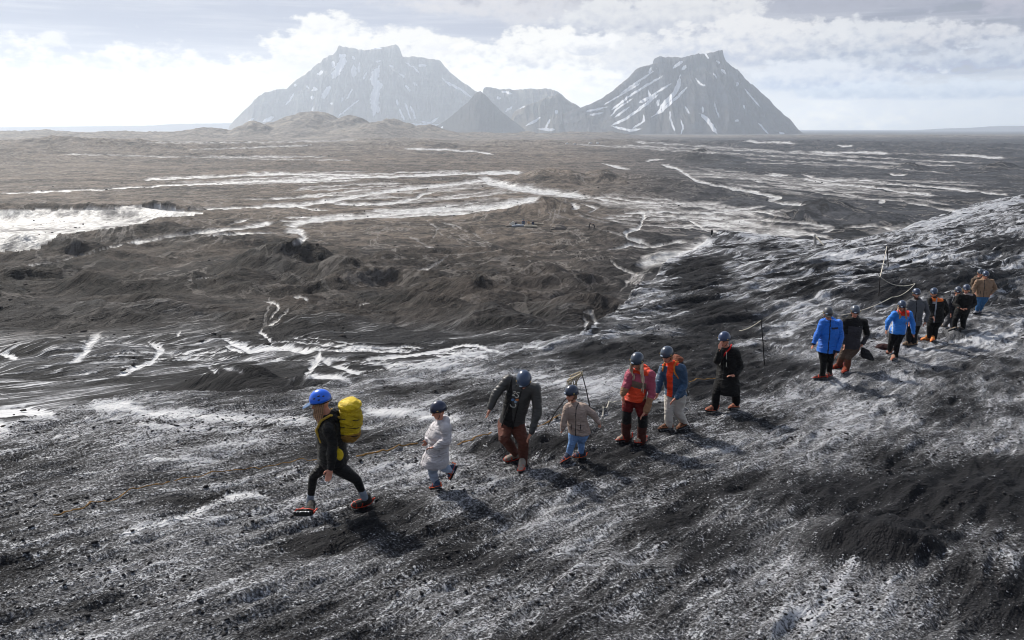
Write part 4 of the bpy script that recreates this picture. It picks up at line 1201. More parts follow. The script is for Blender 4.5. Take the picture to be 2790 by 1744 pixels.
def figure(label, cv, y0=None, k=1.0, fwd=(0, -1), look=None, down=11, J=None, jacket=None, trousers=None, helmet=(52, 62, 84), boots=(70, 62, 54),
           strap=None, hair=None, hairlen=0.0, hem=None, hood=None, build=1.0, paintj=None, jmats=None, paintt=None, tmats=None, sock=None, flare=0.0,
           hands=True, group='people walking down the ice in single file', legslim=1.12, brim=None, beard=None, sleeve=1.14, vents=False, headsize=1.0):
    """J: joints in the photo (crop x, crop y, metres nearer(-)/farther(+) than the feet)"""
    fw = unit((fwd[0], fwd[1], 0)); UP = Vector((0, 0, 1))
    rt_ = fw.cross(UP)                              # towards the person's own right
    feet = {}
    ys = []
    for s in 'RL':
        for e in ('h', 't'):
            px, py = cv(*J[e + s][:2])
            if len(J[e + s]) == 2:
                p = hit(px, py, 5, 60) + Vector((0, 0, .018)); ys.append(p.y)
                feet[e + s] = p
    if y0 is None:
        y0 = sum(ys) / len(ys)

    def P(key):
        v = J[key]
        px, py = cv(v[0], v[1])
        y = y0 + (v[2] if len(v) > 2 else 0.0)
        return Vector((s_of(px, py) * y, y, K_of(py) * y + CAMZ))
    for s in 'RL':
        for e in 'ht':
            if e + s not in feet:
                feet[e + s] = P(e + s)
    H, N, PV = P('H'), P('N'), P('P')
    gx, gy = PV.x, y0
    root = thing('person', label, 'person', (gx, gy, ground_z(gx, gy)), group)
    tors = (N - PV).normalized()
    def shoulder(s, sgn):
        return P('s' + s) if 's' + s in J else N - tors * 0.075 * k + rt_ * sgn * 0.165 * k * build
    S = {'R': shoulder('R', 1), 'L': shoulder('L', -1)}
    E = {s: P('e' + s) for s in 'RL'}; Wr = {s: P('w' + s) for s in 'RL'}
    Hp = {'R': PV - tors * 0.03 * k + rt_ * 0.085 * k, 'L': PV - tors * 0.03 * k - rt_ * 0.085 * k}
    Kn = {s: P('k' + s) for s in 'RL'}; An = {s: P('a' + s) for s in 'RL'}
    # ---- head directions
    lk = unit((*(look or fwd), 0))
    dn = math.radians(down)
    hf = (lk * math.cos(dn) - UP * math.sin(dn)).normalized()
    hr = hf.cross(UP).normalized(); hu = hr.cross(hf).normalized()
    hs = k ** 0.45 * headsize
    # ---- body: one continuous skin from head to ankles
    bm = bmesh.new()
    add_ball(bm, H + hu * .012 * hs, 1, frame(H, hr, hf, hu, .078 * hs, .095 * hs, .108 * hs), 18, 14)
    add_ball(bm, H - hu * .055 * hs + hf * .028 * hs, 1, frame(H, hr, hf, hu, .056 * hs, .062 * hs, .066 * hs))
    add_cap(bm, H - hu * .015 * hs + hf * .09 * hs, .012 * hs, H - hu * .04 * hs + hf * .108 * hs, .017 * hs, 8)       # nose
    add_cap(bm, H - hu * .078 * hs + hf * .078 * hs - hr * .016 * hs, .011 * hs, H - hu * .078 * hs + hf * .078 * hs + hr * .016 * hs, .011 * hs, 8)   # mouth
    add_ball(bm, H - hu * .108 * hs + hf * .062 * hs, .02 * hs)
    for s in (-1, 1):
        add_ball(bm, H + hr * s * .080 * hs - hu * .03 * hs, 1, frame(H, hr, hf, hu, .012 * hs, .020 * hs, .033 * hs))
        add_cap(bm, H + hr * s * .018 * hs + hu * .012 * hs + hf * .092 * hs, .010 * hs, H + hr * s * .05 * hs + hu * .010 * hs + hf * .075 * hs, .009 * hs, 8)   # brow
    add_cap(bm, N - tors * .03 * k, .060 * k, H - hu * .06 * hs - hf * .012 * hs, .052 * k)
    chain(bm, [(N - tors * .06 * k, .10 * k), ((N + PV) / 2, .10 * k), (PV, .11 * k)])
    for s in 'RL':
        chain(bm, [(N - tors * .08 * k, .06 * k), (S[s], .045 * k), (E[s], .034 * k), (Wr[s], .026 * k)], 10)
        chain(bm, [(PV, .085 * k), (Hp[s], .07 * k), (Kn[s], .048 * k), (An[s], .036 * k)], 10)
        if hands:
            fd = J.get('f' + s)
            d = (P('f' + s) - Wr[s]) if fd else (Wr[s] - E[s])
            sgn = 1 if s == 'R' else -1
            hand(bm, Wr[s] + d.normalized() * 0.0, d, fw + Vector((0, 0, .1)), 0.55 * sgn, k)
    me = fuse(bm, 0.0065 if k > .9 and y0 < 16 else 0.0085, 2, .4)

    def paint_body(c):
        c = c - np.array(H)
        x = c @ np.array(hr); y = c @ np.array(hf); z = c @ np.array(hu)
        r = np.zeros(len(c), int)
        front = y > .045 * hs
        r[front & (np.abs(z + .078 * hs) < .010 * hs) & (np.abs(x) < .026 * hs)] = 1
        for s in (-1, 1):
            r[front & (((x - s * .033 * hs) / (.015 * hs)) ** 2 + ((z + .008 * hs) / (.0075 * hs)) ** 2 < 1)] = 2
        if beard:
            r[(z < -.055 * hs) & (y > -.02 * hs) & (z > -.17 * hs) & (r == 0)] = 3
        return r
    mats = [SKIN, LIP, DARKM] + ([cloth('beard ' + str(beard), beard, .9)] if beard else [])
    set_part(me, 'body', mats, root, root, paint_body)
    # ---- trousers
    bm = bmesh.new()
    bb = build
    add_loft(bm, [(PV + tors * .13 * k, rt_ * .155 * k * bb, fw * .115 * k * bb), (PV + tors * .05 * k, rt_ * .165 * k * bb, fw * .125 * k * bb),
                  (PV - tors * .05 * k, rt_ * .165 * k * bb, fw * .13 * k * bb), (PV - tors * .12 * k, rt_ * .12 * k * bb, fw * .10 * k * bb)])
    ls = legslim
    for s in 'RL':
        cuff = An[s] + (An[s] - Kn[s]).normalized() * (.035 * k if not sock else -.05 * k)
        chain(bm, [(Hp[s], .108 * k * ls * bb), ((Hp[s] + Kn[s]) / 2, .092 * k * ls * bb), (Kn[s], .072 * k * ls), ((Kn[s] * .5 + cuff * .5), .068 * k * ls + flare * .3 * k), (cuff, .050 * k * ls + flare * k)])
        add_ball(bm, Hp[s] - fw * .05 * k, .10 * k * bb)
    me = fuse(bm, 0.011, 3)
    wrinkle(me, 0.012 * k * (0.4 if ls < .9 else 1), 300 + int(abs(gx) * 10))
    bones = [(Hp[s], Kn[s], An[s]) for s in 'RL']

    def leg_t(c):
        best = np.full(len(c), 9.0); t = np.zeros(len(c))
        for a, b_, d in bones:
            d1, t1 = tdist(c, a, b_); d2, t2 = tdist(c, b_, d)
            m = d1 < best; best[m] = d1[m]; t[m] = t1[m]
            m = d2 < best; best[m] = d2[m]; t[m] = 1 + t2[m]
        return t
    tm = tmats or [trousers]
    set_part(me, 'trousers', tm, root, root, (lambda c: paintt(leg_t(c), c)) if paintt else None)
    if sock:
        for s in 'RL':
            bm = bmesh.new()
            d = (An[s] - Kn[s]).normalized()
            add_cap(bm, An[s] - d * .09 * k, .045 * k, An[s] + d * .03 * k, .047 * k)
            bm_part(bm, 'sock', sock, root, root)
    # ---- boots
    for s in 'RL':
        boot(root, root, feet['h' + s], feet['t' + s], An[s], k ** .8, cloth('boot %s' % (boots,), boots, .8, .2, .35), strap or ORANGE)
    # ---- jacket
    bm = bmesh.new()
    hc = P('hem') if 'hem' in J else PV - tors * (hem if hem is not None else .06) * k
    cm = N * .62 + PV * .38 + fw * .012
    rings = [(N + tors * .045 * k, rt_ * .072 * k, fw * .072 * k), (N + tors * .0 * k, rt_ * .10 * k * bb, fw * .085 * k),
             (N - tors * .045 * k, rt_ * .165 * k * bb, fw * .105 * k * bb), (N - tors * .11 * k, rt_ * .195 * k * bb, fw * .125 * k * bb),
             (cm, rt_ * .195 * k * bb, fw * .145 * k * bb), (N * .35 + PV * .65, rt_ * .185 * k * bb, fw * .142 * k * bb),
             (PV + tors * .02 * k, rt_ * .195 * k * bb, fw * .155 * k * bb)]
    L = (hc - PV).length
    hw = .20 + max(0, L / k - .1) * .16
    rings += [(hc * .5 + PV * .5, rt_ * (hw + .0) * k * bb, fw * (hw - .035) * k * bb), (hc, rt_ * hw * k * bb, fw * (hw - .03) * k * bb)]
    add_loft(bm, rings, 24)
    for s in 'RL':
        q = sleeve
        cuff = Wr[s] + (E[s] - Wr[s]).normalized() * .02 * k
        chain(bm, [(S[s] + tors * .005 * k, .070 * k * q), (S[s] * .5 + E[s] * .5, .062 * k * q), (E[s], .056 * k * q), (E[s] * .5 + cuff * .5, .050 * k * q), (cuff, .040 * k * q)])
        add_cap(bm, N - tors * .05 * k, .075 * k, S[s], .072 * k * q)
    if hood:
        hb = N - fw * .075 * k + tors * .02 * k
        add_ball(bm, hb, 1, frame(hb, rt_, fw, UP, .125 * k, .075 * k, .085 * k))
        for s in (-1, 1):
            add_cap(bm, hb + rt_ * s * .09 * k, .045 * k, N + fw * .06 * k + rt_ * s * .05 * k, .034 * k)
    me = fuse(bm, 0.0105, 3)
    wrinkle(me, 0.017 * k, 500 + int(abs(gx) * 10))
    arms = [(S[s], E[s], Wr[s]) for s in 'RL']

    def jparam(c):
        """which piece: 0 torso, 1 upper arm, 2 forearm; t along; local lateral/forward/vertical"""
        w = np.zeros(len(c), int); t = np.zeros(len(c))
        d0, t0 = tdist(c, PV, N)
        ax = c - np.array(PV)
        lat = ax @ np.array(rt_); fo = ax @ np.array(fw); ve = t0
        best = d0 - .13 * k * bb
        for a, b_, d in arms:
            d1, t1 = tdist(c, a, b_); d2, t2 = tdist(c, b_, d)
            m = d1 - .055 * k < best; best[m] = (d1 - .055 * k)[m]; w[m] = 1; t[m] = t1[m]
            m = d2 - .05 * k < best; best[m] = (d2 - .05 * k)[m]; w[m] = 2; t[m] = t2[m]
        up = ax @ np.array(tors)
        return w, t, lat / k, fo / k, up / ((N - PV).length), s_side(c)

    def s_side(c):
        dR = np.minimum(tdist(c, *arms[0][:2])[0], tdist(c, *arms[0][1:])[0])
        dL = np.minimum(tdist(c, *arms[1][:2])[0], tdist(c, *arms[1][1:])[0])
        return dR < dL
    if jmats:
        jm = jmats
        pf = lambda c: paintj(*jparam(c))
    else:
        jm = [jacket, DARKM]

        def pf(c):
            w, t, lat, fo, up, sd = jparam(c)
            r = np.zeros(len(w), int)
            r[(w == 0) & (np.abs(lat) < .008) & (fo > .03)] = 1
            r[(w == 0) & (np.abs(np.abs(lat) - .10) < .007) & (fo > .03) & (np.abs(up - .22) < .09)] = 1
            return r
    jk = set_part(me, 'jacket', jm, root, root, pf)
    # ---- helmet
    hm = cloth('helmet %s' % (helmet,), helmet, .28, .5, .12)
    bm = bmesh.new()
    hc_ = H + hu * .045 * hs - hf * .008 * hs
    n = 26
    loops = []
    for i, ph in enumerate((-14, 0, 16, 32, 48, 62, 75, 86)):
        a = math.radians(ph)
        r = math.cos(a)
        z = math.sin(a)
        loops.append((hc_ + hu * z * .118 * hs, hr * .108 * hs * r, hf * .132 * hs * r))
    add_loft(bm, loops, n)
    hl = bm_part(bm, 'helmet', [hm, DARKM], root, root, paint=None)
    bm = bmesh.new()                                   # lower rim
    pts = []
    for i in range(n + 1):
        a = 2 * math.pi * i / n
        pts.append((hc_ - hu * (.026 + .012 * (math.cos(a) < 0)) * hs + hr * math.sin(a) * .106 * hs + hf * math.cos(a) * .130 * hs, .0062 * hs))
    chain(bm, pts, 6)
    bm_part(bm, 'helmet_rim', DARKM, hl, root)
    if vents:
        for s in (-1, 1):
            for (yy, zz, ln) in ((.05, .045, .03), (-.01, .062, .034), (-.06, .045, .028), (.0, .02, .03)):
                bm = bmesh.new()
                q = hc_ + hr * s * .108 * hs * math.sqrt(max(.05, 1 - (zz / .118) ** 2 - (yy / .132) ** 2)) + hf * yy * hs + hu * zz * hs
                add_ball(bm, q, 1, frame(q, hf, hu, hr, ln * .55 * hs, .009 * hs, .006 * hs), 8, 6)
                bm_part(bm, 'vent', DARKM, hl, root)
    else:
        bm = bmesh.new()                               # headlamp clip and label on the brow
        q = hc_ + hf * .127 * hs - hu * .002 * hs + hr * .03 * hs
        add_ball(bm, q, 1, frame(q, hr, hf, hu, .030 * hs, .008 * hs, .015 * hs), 10, 8)
        bm_part(bm, 'helmet_badge', GOGGLE, hl, root)
        for s in (-1, 1):
            bm = bmesh.new()
            q = hc_ + hr * s * .100 * hs + hf * .045 * hs - hu * .004 * hs
            add_ball(bm, q, 1, frame(q, hf, hu, hr, .016 * hs, .009 * hs, .012 * hs), 8, 6)
            bm_part(bm, 'lamp_clip', cloth('amber clip', (196, 168, 90), .4), hl, root)
    if brim:
        bm = bmesh.new()
        for i in range(6):
            pass
        b0 = H + hf * .10 * hs + hu * .022 * hs
        q = b0 + hf * .055 * hs - hu * .012 * hs
        add_ball(bm, q, 1, frame(q, hr, (hf - hu * .25).normalized(), hu, .078 * hs, .075 * hs, .009 * hs), 18, 8)
        bm_part(bm, 'cap_brim', brim, root, root)
    bm = bmesh.new()                                   # chin strap
    for s in (-1, 1):
        chain(bm, [(hc_ + hr * s * .098 * hs - hu * .02 * hs, .005 * hs), (H + hr * s * .062 * hs - hu * .085 * hs + hf * .03 * hs, .005 * hs), (H - hu * .122 * hs + hf * .055 * hs, .005 * hs)], 6)
    bm_part(bm, 'chin_strap', DARKM, root, root)
    # ---- hair
    if hair:
        hmats = [cloth('hair %s' % (hair,), hair, .55, .4, .3), cloth('hair streak %s' % (hair,), tuple(min(255, int(v * 1.3)) for v in hair), .55, .4, .3)]
        bm = bmesh.new()
        rnd = random.Random(int(gx * 100))
        nst = 44 if hairlen > .1 else 14
        for i in range(nst):
            s = -1 if i % 2 else 1
            if hairlen > .1:
                a0 = H + hr * s * (.072 + .012 * rnd.random()) * hs + hf * (-.05 + .11 * rnd.random()) * hs + hu * .015 * hs
                a1 = a0 - UP * .13 * hs + hf * .02 + hr * s * .012
                a2 = N + tors * (.0 - .3 * hairlen) + fw * (.10 + .03 * rnd.random()) * k + rt_ * (s * (.05 + .05 * rnd.random())) * k
                a3 = a2 - UP * hairlen * (.75 + .5 * rnd.random()) + fw * .015 + rt_ * s * .015 * rnd.random()
                chain(bm, [(a0, .011 * hs), (a1, .012 * hs), (a2, .011 * hs), (a3, .003)], 6)
            else:
                a = math.pi * (i / (nst - 1)) + math.pi
                a0 = H + (hr * math.cos(a) * .082 + hf * math.sin(a) * .085) * hs + hu * .0 * hs
                a1 = a0 - hu * (.05 + hairlen) * hs
                chain(bm, [(a0, .020 * hs), (a1, .014 * hs)], 7)
        me = fuse(bm, .0045, 1, .2)
        set_part(me, 'hair', hmats, root, root, lambda c: (np.sin(c[:, 0] * 260 + c[:, 2] * 30) > 0.3).astype(int))
    hgt = (max(H.z, N.z) + .14 * hs) - min(An['R'].z, An['L'].z) + .1
    if DEBUG:
        print('FIG', label[:34], 'y0 %.1f h %.2f torso %.2f uarm %.2f %.2f farm %.2f %.2f thigh %.2f %.2f shin %.2f %.2f neck %.2f foot %.2f %.2f' % (
            y0, hgt, (N - PV).length, (S['R'] - E['R']).length, (S['L'] - E['L']).length, (E['R'] - Wr['R']).length, (E['L'] - Wr['L']).length,
            (Hp['R'] - Kn['R']).length, (Hp['L'] - Kn['L']).length, (Kn['R'] - An['R']).length, (Kn['L'] - An['L']).length, (H - N).length,
            (feet['hR'] - feet['tR']).length, (feet['hL'] - feet['tL']).length))
    return dict(root=root, H=H, N=N, P=PV, S=S, E=E, W=Wr, fw=fw, rt=rt_, tors=tors, k=k, y0=y0, A=An, Kn=Kn, hu=hu, hf=hf, hr=hr)


DEBUG = False


def tube_part(pts, r, name, mat, parent, root, n=7):
    bm = bmesh.new()
    chain(bm, [(Vector(p), r) for p in pts], n)
    return bm_part(bm, name, mat, parent, root)


BLK = cloth('black jacket cloth', (9, 9, 11), .75, .3, .3)
BLKS = cloth('black shell cloth', (10, 10, 13), .5, .3, .3)
BLKT = cloth('black trousers cloth', (12, 12, 15), .8, .2, .3)
CHAR = cloth('charcoal cloth', (52, 54, 56), .7, .3, .25)

# 1 the guide in front
c1 = crop(760, 1020, 3.437)
g = figure('guide in a bright blue helmet and black clothes leading the line with a yellow backpack', c1, k=1.0, fwd=(-1, -.12), down=14, build=1.22,
           J=dict(H=(392, 262), N=(478, 395), P=(505, 790), eL=(505, 660, -.22), wL=(482, 885, -.27), fL=(465, 960, -.30), eR=(470, 650, .22), wR=(455, 850, .2),
                  kR=(322, 955, .10), aR=(292, 1185, .10), hR=(325, 1325), tR=(115, 1325), kL=(728, 985, -.10), aL=(795, 1135, -.06), hL=(858, 1205), tL=(672, 1255)),
           jacket=BLKS, trousers=cloth('black leggings', (11, 11, 14), .55, .3, .2), helmet=(28, 96, 214), boots=(58, 56, 54), strap=REDO, hair=(132, 102, 78), hairlen=.24,
           hood=True, sock=cloth('grey socks', (140, 150, 165), .9), legslim=.80, brim=cloth('blue cap brim', (84, 112, 150), .7), vents=True, hem=.03, headsize=1.06)
YEL = cloth('yellow pack cloth', (186, 158, 16), .6, .3, .3, .003)
YEL2 = cloth('yellow pack lid cloth', (214, 184, 24), .55, .35, .2)
OCH = cloth('ochre pack base', (140, 104, 40), .7, .3, .3)


def backpack(g, label, mat, lid, base, size=1.0, tilt=0.0, straps=None, hipbelt=False, name='backpack', group=None, top=.10, bottom=.45, lean=0.0):
    k = g['k'] * size
    N, P, fw, rt, t = g['N'], g['P'], g['fw'], g['rt'], g['tors']
    bk = -fw * (.215 * k)
    root = thing(name, label, 'backpack', tuple(g['root'].location), group)
    bm = bmesh.new()
    a = N + t * top * k + bk; b = N - t * bottom * k + bk
    a = a - fw * lean * (top + bottom) * .5 * k
    rs = [(a + t * .02, .11, .09), (a, .14, .12), (a * .75 + b * .25, .155, .145), (a * .45 + b * .55, .16, .16), (a * .15 + b * .85, .15, .145), (b, .12, .11), (b - t * .02, .08, .07)]
    add_loft(bm, [(c, rt * x * k, fw * y * k) for c, x, y in rs], 22)
    me = fuse(bm, .011, 2)
    wrinkle(me, .022, 77, 14, 18)
    mid = np.array(b); tt = np.array(t)
    body = set_part(me, 'pack_body', [mat, base], root, root, lambda c: (((c - mid) @ tt) < .10 * k).astype(int))
    bm = bmesh.new()
    q = a + t * .05 * k + fw * .01
    add_loft(bm, [(q + t * x * k - fw * (.01 + x * .2), rt * w_ * k, fw * d * k) for x, w_, d in ((-.06, .145, .125), (-.03, .165, .15), (.0, .155, .138), (.03, .12, .105), (.055, .075, .06), (.065, .02, .02))], 20)
    me = fuse(bm, .011, 2)
    wrinkle(me, .02, 78, 16, 16)
    set_part(me, 'pack_lid', lid, root, root)
    for s in (1, -1):
        sh = g['S']['R' if s > 0 else 'L']
        x = rt * s * .105 * k
        pts = [N + x + bk * .62 + t * .02, N + x * 1.05 - fw * .02 + t * .055 * k, N + x * 1.1 + fw * .10 * k - t * .01 * k, N + x * 1.3 + fw * .165 * k - t * .13 * k, N + x * 1.65 + fw * .11 * k - t * .27 * k, N + x * 1.8 + bk * .4 - t * .34 * k]
        bm = bmesh.new()
        for p0, p1 in zip(pts[:-1], pts[1:]):
            add_cap(bm, p0, .017 * k, p1, .017 * k, 8)
        bm_part(bm, 'shoulder_strap', straps or mat, root, root)
    if hipbelt:
        bm = bmesh.new()
        n = 20; pr = []
        for i in range(n + 1):
            a_ = math.pi * 2 * i / n
            pr.append((P + t * .10 * k + rt * math.cos(a_) * .20 * k + fw * math.sin(a_) * .16 * k, .011))
        chain(bm, pr, 6)
        bm_part(bm, 'hip_belt', mat, root, root)
        q = P + t * .13 * k - rt * .19 * k - fw * .09 * k
        bm = bmesh.new()
        add_ball(bm, q, 1, frame(q, fw, rt, t, .07, .035, .085))
        bm_part(bm, 'hip_pocket', lid, root, root)
    # compression cords across the side facing out
    bm = bmesh.new()
    for i, f in enumerate((.25, .5, .75)):
        c = a * (1 - f) + b * f
        chain(bm, [(c - rt * .155 * k + fw * .10 * k, .0045), (c - rt * .155 * k - fw * .10 * k - t * .03, .0045), (c - fw * .15 * k - t * .04, .0045), (c + rt * .155 * k - fw * .08 * k - t * .03, .0045)], 5)
    bm_part(bm, 'cord', DARKM, root, root)
    return root


backpack(g, 'bright yellow trekking backpack on the back of the guide in the blue helmet', YEL, YEL2, OCH, 1.0, straps=cloth('ochre strap', (170, 140, 52), .7), hipbelt=True, top=.12, bottom=.30, lean=.22)

# 2 child in the long pale coat
c2 = crop(1120, 1060, 4.875)
LILAC = cloth('pale grey quilted cloth', (196, 192, 196), .7, .3, .10)
figure('child in a long pale grey hooded coat and dark helmet, second in line', c2, k=.76, fwd=(-.93, -.36), down=12, build=1.3, sleeve=1.45, hood=True,
       J=dict(H=(365, 290), N=(400, 440), P=(345, 850), hem=(305, 1000), sL=(465, 530, -.16), eL=(475, 680, -.2), wL=(320, 775, -.24), fL=(270, 780, -.24), sR=(330, 500, .14), eR=(250, 620, .12), wR=(225, 680, .0), fR=(210, 700),
              kR=(285, 1110, .03), aR=(325, 1235, .03), hR=(425, 1345), tR=(235, 1365), kL=(420, 1035, -.05), aL=(535, 1075, .0), hL=(618, 1040, .0), tL=(545, 1190, .0)),
       jacket=LILAC, trousers=cloth('pale blue tracksuit', (165, 178, 198), .85, .2, .1), helmet=(34, 42, 66), boots=(66, 84, 110), strap=ORANGE, sock=None, headsize=1.0, beard=None)

# 3 bending man
c3 = crop(1300, 990, 4.58)
LEATH = cloth('dark grey down jacket', (50, 50, 50), .45, .45, .3)
SHIRT = cloth('black shirt', (20, 20, 22), .8)


def pj3(w, t, lat, fo, up, sd):
    r = np.zeros(len(w), int)
    r[(w == 0) & (np.abs(lat - .03) < .075) & (fo > .02)] = 1
    return r


g3 = figure('man bending forward in an open dark grey jacket, brown trousers and dark helmet', c3, k=1.0, fwd=(-.16, -1), down=48, build=1.0, sleeve=1.15,
            J=dict(H=(585, 210, -.24), N=(560, 245, -.12), P=(430, 735, .06), sR=(395, 205, -.05), eR=(238, 375, -.12), wR=(158, 560, -.2), fR=(140, 640, -.2), sL=(725, 320, -.12), eL=(755, 600, -.18), wL=(675, 870, -.28), fL=(630, 940, -.28),
                   kR=(335, 930, -.16), aR=(470, 1110, .26), hR=(510, 1185), tR=(395, 1215), kL=(575, 985, -.12), aL=(578, 1225, .02), hL=(585, 1340), tL=(535, 1410)),
            jmats=[LEATH, SHIRT], paintj=pj3, trousers=cloth('rust brown trousers', (92, 50, 38), .75, .3, .25), helmet=(50, 66, 92), boots=(146, 138, 128), strap=REDO, hem=.02, hair=(60, 48, 40), hairlen=.0)
bm = bmesh.new()
for s_ in (-.045, .11):
    pts = []
    for f_, o_ in ((.02, .10), (.25, .145), (.5, .158), (.8, .165), (1.05, .175)):
        c_ = g3['N'] * (1 - f_) + g3['P'] * f_
        pts.append((c_ + g3['rt'] * s_ * (0.6 + .5 * f_) + g3['fw'] * (o_ - abs(s_) * .18), .012))
    chain(bm, pts, 7)
bm_part(bm, 'jacket_zip', BLKS, g3['root'], g3['root'])
# printed front of his shirt
bm = bmesh.new()
q0 = g3['N'] * .62 + g3['P'] * .38 + g3['fw'] * .152 + g3['rt'] * .03
ux, uy = -g3['rt'], g3['tors']


def sp(pts, r=.006):
    chain(bm, [(q0 + ux * a + uy * b + g3['fw'] * (.012 - abs(a) * .1), r) for a, b in pts], 6)


sp([(.04, .16), (.015, .17), (.0, .15), (.015, .13), (.04, .11), (.04, .085), (.015, .075), (-.005, .085)])
bm_part(bm, 'shirt_lettering', cloth('white print', (205, 205, 198), .8), g3['root'], g3['root'])
bm = bmesh.new()
sp([(-.05, .17), (-.025, .18), (-.02, .15), (-.055, .11), (-.02, .105)])
bm_part(bm, 'shirt_lettering', MATS['white print'], g3['root'], g3['root'])
bm = bmesh.new()
sp([(-.045, -.06), (-.03, -.09), (.0, -.10), (.03, -.10), (.04, -.07), (.02, -.04)])
bm_part(bm, 'shirt_lettering', MATS['white print'], g3['root'], g3['root'])
for off, c in (((-.03, .03), (92, 130, 178)), ((.02, .0), (150, 175, 200)), ((.035, .03), (206, 120, 70))):
    bm = bmesh.new()
    q = q0 + ux * off[0] + uy * off[1] + g3['fw'] * .008
    add_ball(bm, q, 1, frame(q, ux, uy, g3['fw'], .026, .024, .006), 10, 6)
    bm_part(bm, 'shirt_print', cloth('print %s' % (c,), c, .8), g3['root'], g3['root'])

# 4 child in beige fleece
c4 = crop(1500, 1000, 5.2125)
figure('small child in a beige fleece and light blue trousers, arms held out', c4, k=.70, fwd=(-.45, -.9), look=(-.75, -.65), down=4, build=1.24, sleeve=1.35,
       J=dict(H=(296, 385, -.04), N=(332, 515), P=(405, 890), sR=(250, 580), eR=(195, 730, -.05), wR=(172, 890, -.08), fR=(170, 930), sL=(470, 580), eL=(600, 670, -.04), wL=(690, 800, -.06), fL=(700, 840),
              kR=(305, 1075, -.04), aR=(262, 1235, 0), hR=(282, 1335), tR=(185, 1385), kL=(435, 1060, .03), aL=(440, 1190, .06), hL=(485, 1285), tL=(320, 1300)),
       jacket=cloth('beige fleece', (168, 150, 140), .95, .1, .12, .004), trousers=cloth('light blue jeans', (122, 158, 208), .85, .2, .15), helmet=(40, 50, 70), boots=(60, 66, 84), strap=ORANGE,
       hair=(110, 80, 60), hairlen=.02, hem=.07, headsize=1.04)

# 5 woman in pink and orange
c5 = crop(1660, 920, 4.724)
PINK, ORJ, TAN, BRN = cloth('pink shell', (168, 74, 96), .6, .35), cloth('orange red shell', (240, 72, 34), .55, .35), cloth('tan shell', (158, 118, 88), .65), cloth('brown shell', (110, 92, 80), .65)


def pj5(w, t, lat, fo, up, sd):
    r = np.full(len(w), 1)
    r[(w == 0) & (up > .42)] = 3
    r[(w == 0) & (up > .66)] = 0
    r[(w == 0) & (up > .93)] = 1
    r[w == 1] = 0
    r[(w == 2)] = 0
    r[(w == 2) & (t > .25)] = 2
    return r


RED5, BK5, DR5 = cloth('deep red trousers', (112, 20, 22), .7), cloth('black knee panels', (20, 18, 20), .7), cloth('dark rust trousers', (74, 30, 22), .7)
figure('woman in a pink and orange jacket with long fair hair and dark red trousers', c5, k=.97, fwd=(-.38, -.92), look=(-.5, -.85), down=18, build=.98,
       J=dict(H=(360, 310, -.06), N=(405, 430), P=(330, 760), sR=(275, 460), eR=(215, 620, -.08), wR=(172, 740, -.12), fR=(185, 790, -.12), sL=(530, 480, -.05), eL=(552, 720, -.12), wL=(470, 955, -.2), fL=(425, 1000, -.2),
              kR=(222, 985, -.02), aR=(215, 1270, .05), hR=(240, 1335), tR=(150, 1350), kL=(435, 1040, -.06), aL=(412, 1310, -.02), hL=(440, 1370), tL=(355, 1385)),
       jmats=[PINK, ORJ, TAN, BRN], paintj=pj5, tmats=[RED5, BK5, DR5], paintt=lambda t, c: np.where(t > 1.35, 2, np.where(t > .82, 1, 0)), helmet=(48, 58, 74), boots=(150, 136, 120), strap=REDO,
       hair=(176, 156, 136), hairlen=.24, hood=True, flare=.018, hem=.05)

# 6 person in blue jacket over an orange top
ORV, BLJ = cloth('orange top', (240, 70, 30), .75), cloth('petrol blue shell', (46, 78, 110), .5, .4)


def pj6(w, t, lat, fo, up, sd):
    r = np.zeros(len(w), int)
    r[(w == 0) & (np.abs(lat - .035) < .06) & (fo > .0)] = 1
    r[(w == 0) & (up > .97) & (fo > -.03)] = 1
    return r


g6 = figure('person in a petrol blue jacket open over an orange top, cream trousers', c5, k=.97, fwd=(-.62, -.78), down=17, build=1.0,
            J=dict(H=(742, 225, -.05), N=(800, 330), P=(852, 700), sR=(700, 400, .05), eR=(645, 560, .0), wR=(625, 700, -.05), fR=(615, 740, -.05), sL=(930, 400, -.14), eL=(968, 610, -.12), wL=(860, 775, -.28), fL=(815, 815, -.28),
                   kR=(765, 940, -.05), aR=(768, 1140, .0), hR=(810, 1200), tR=(652, 1215), kL=(885, 965, .0), aL=(968, 1090, .16), hL=(1002, 1165), tL=(905, 1205)),
            jmats=[BLJ, ORV], paintj=pj6, trousers=cloth('cream trousers', (206, 200, 192), .8, .2, .12), helmet=(58, 68, 84), boots=(96, 70, 54), strap=cloth('brown crampon strap', (150, 90, 60), .6), hair=(140, 100, 74), hairlen=.03, hem=.05)
backpack(g6, 'dark rucksack with orange straps behind the petrol blue jacket', cloth('dark rucksack', (40, 42, 50), .7), cloth('rust rucksack lid', (120, 66, 44), .7), cloth('rust base', (104, 50, 36), .7), .85,
         straps=cloth('orange strap', (210, 130, 50), .7), top=.02)

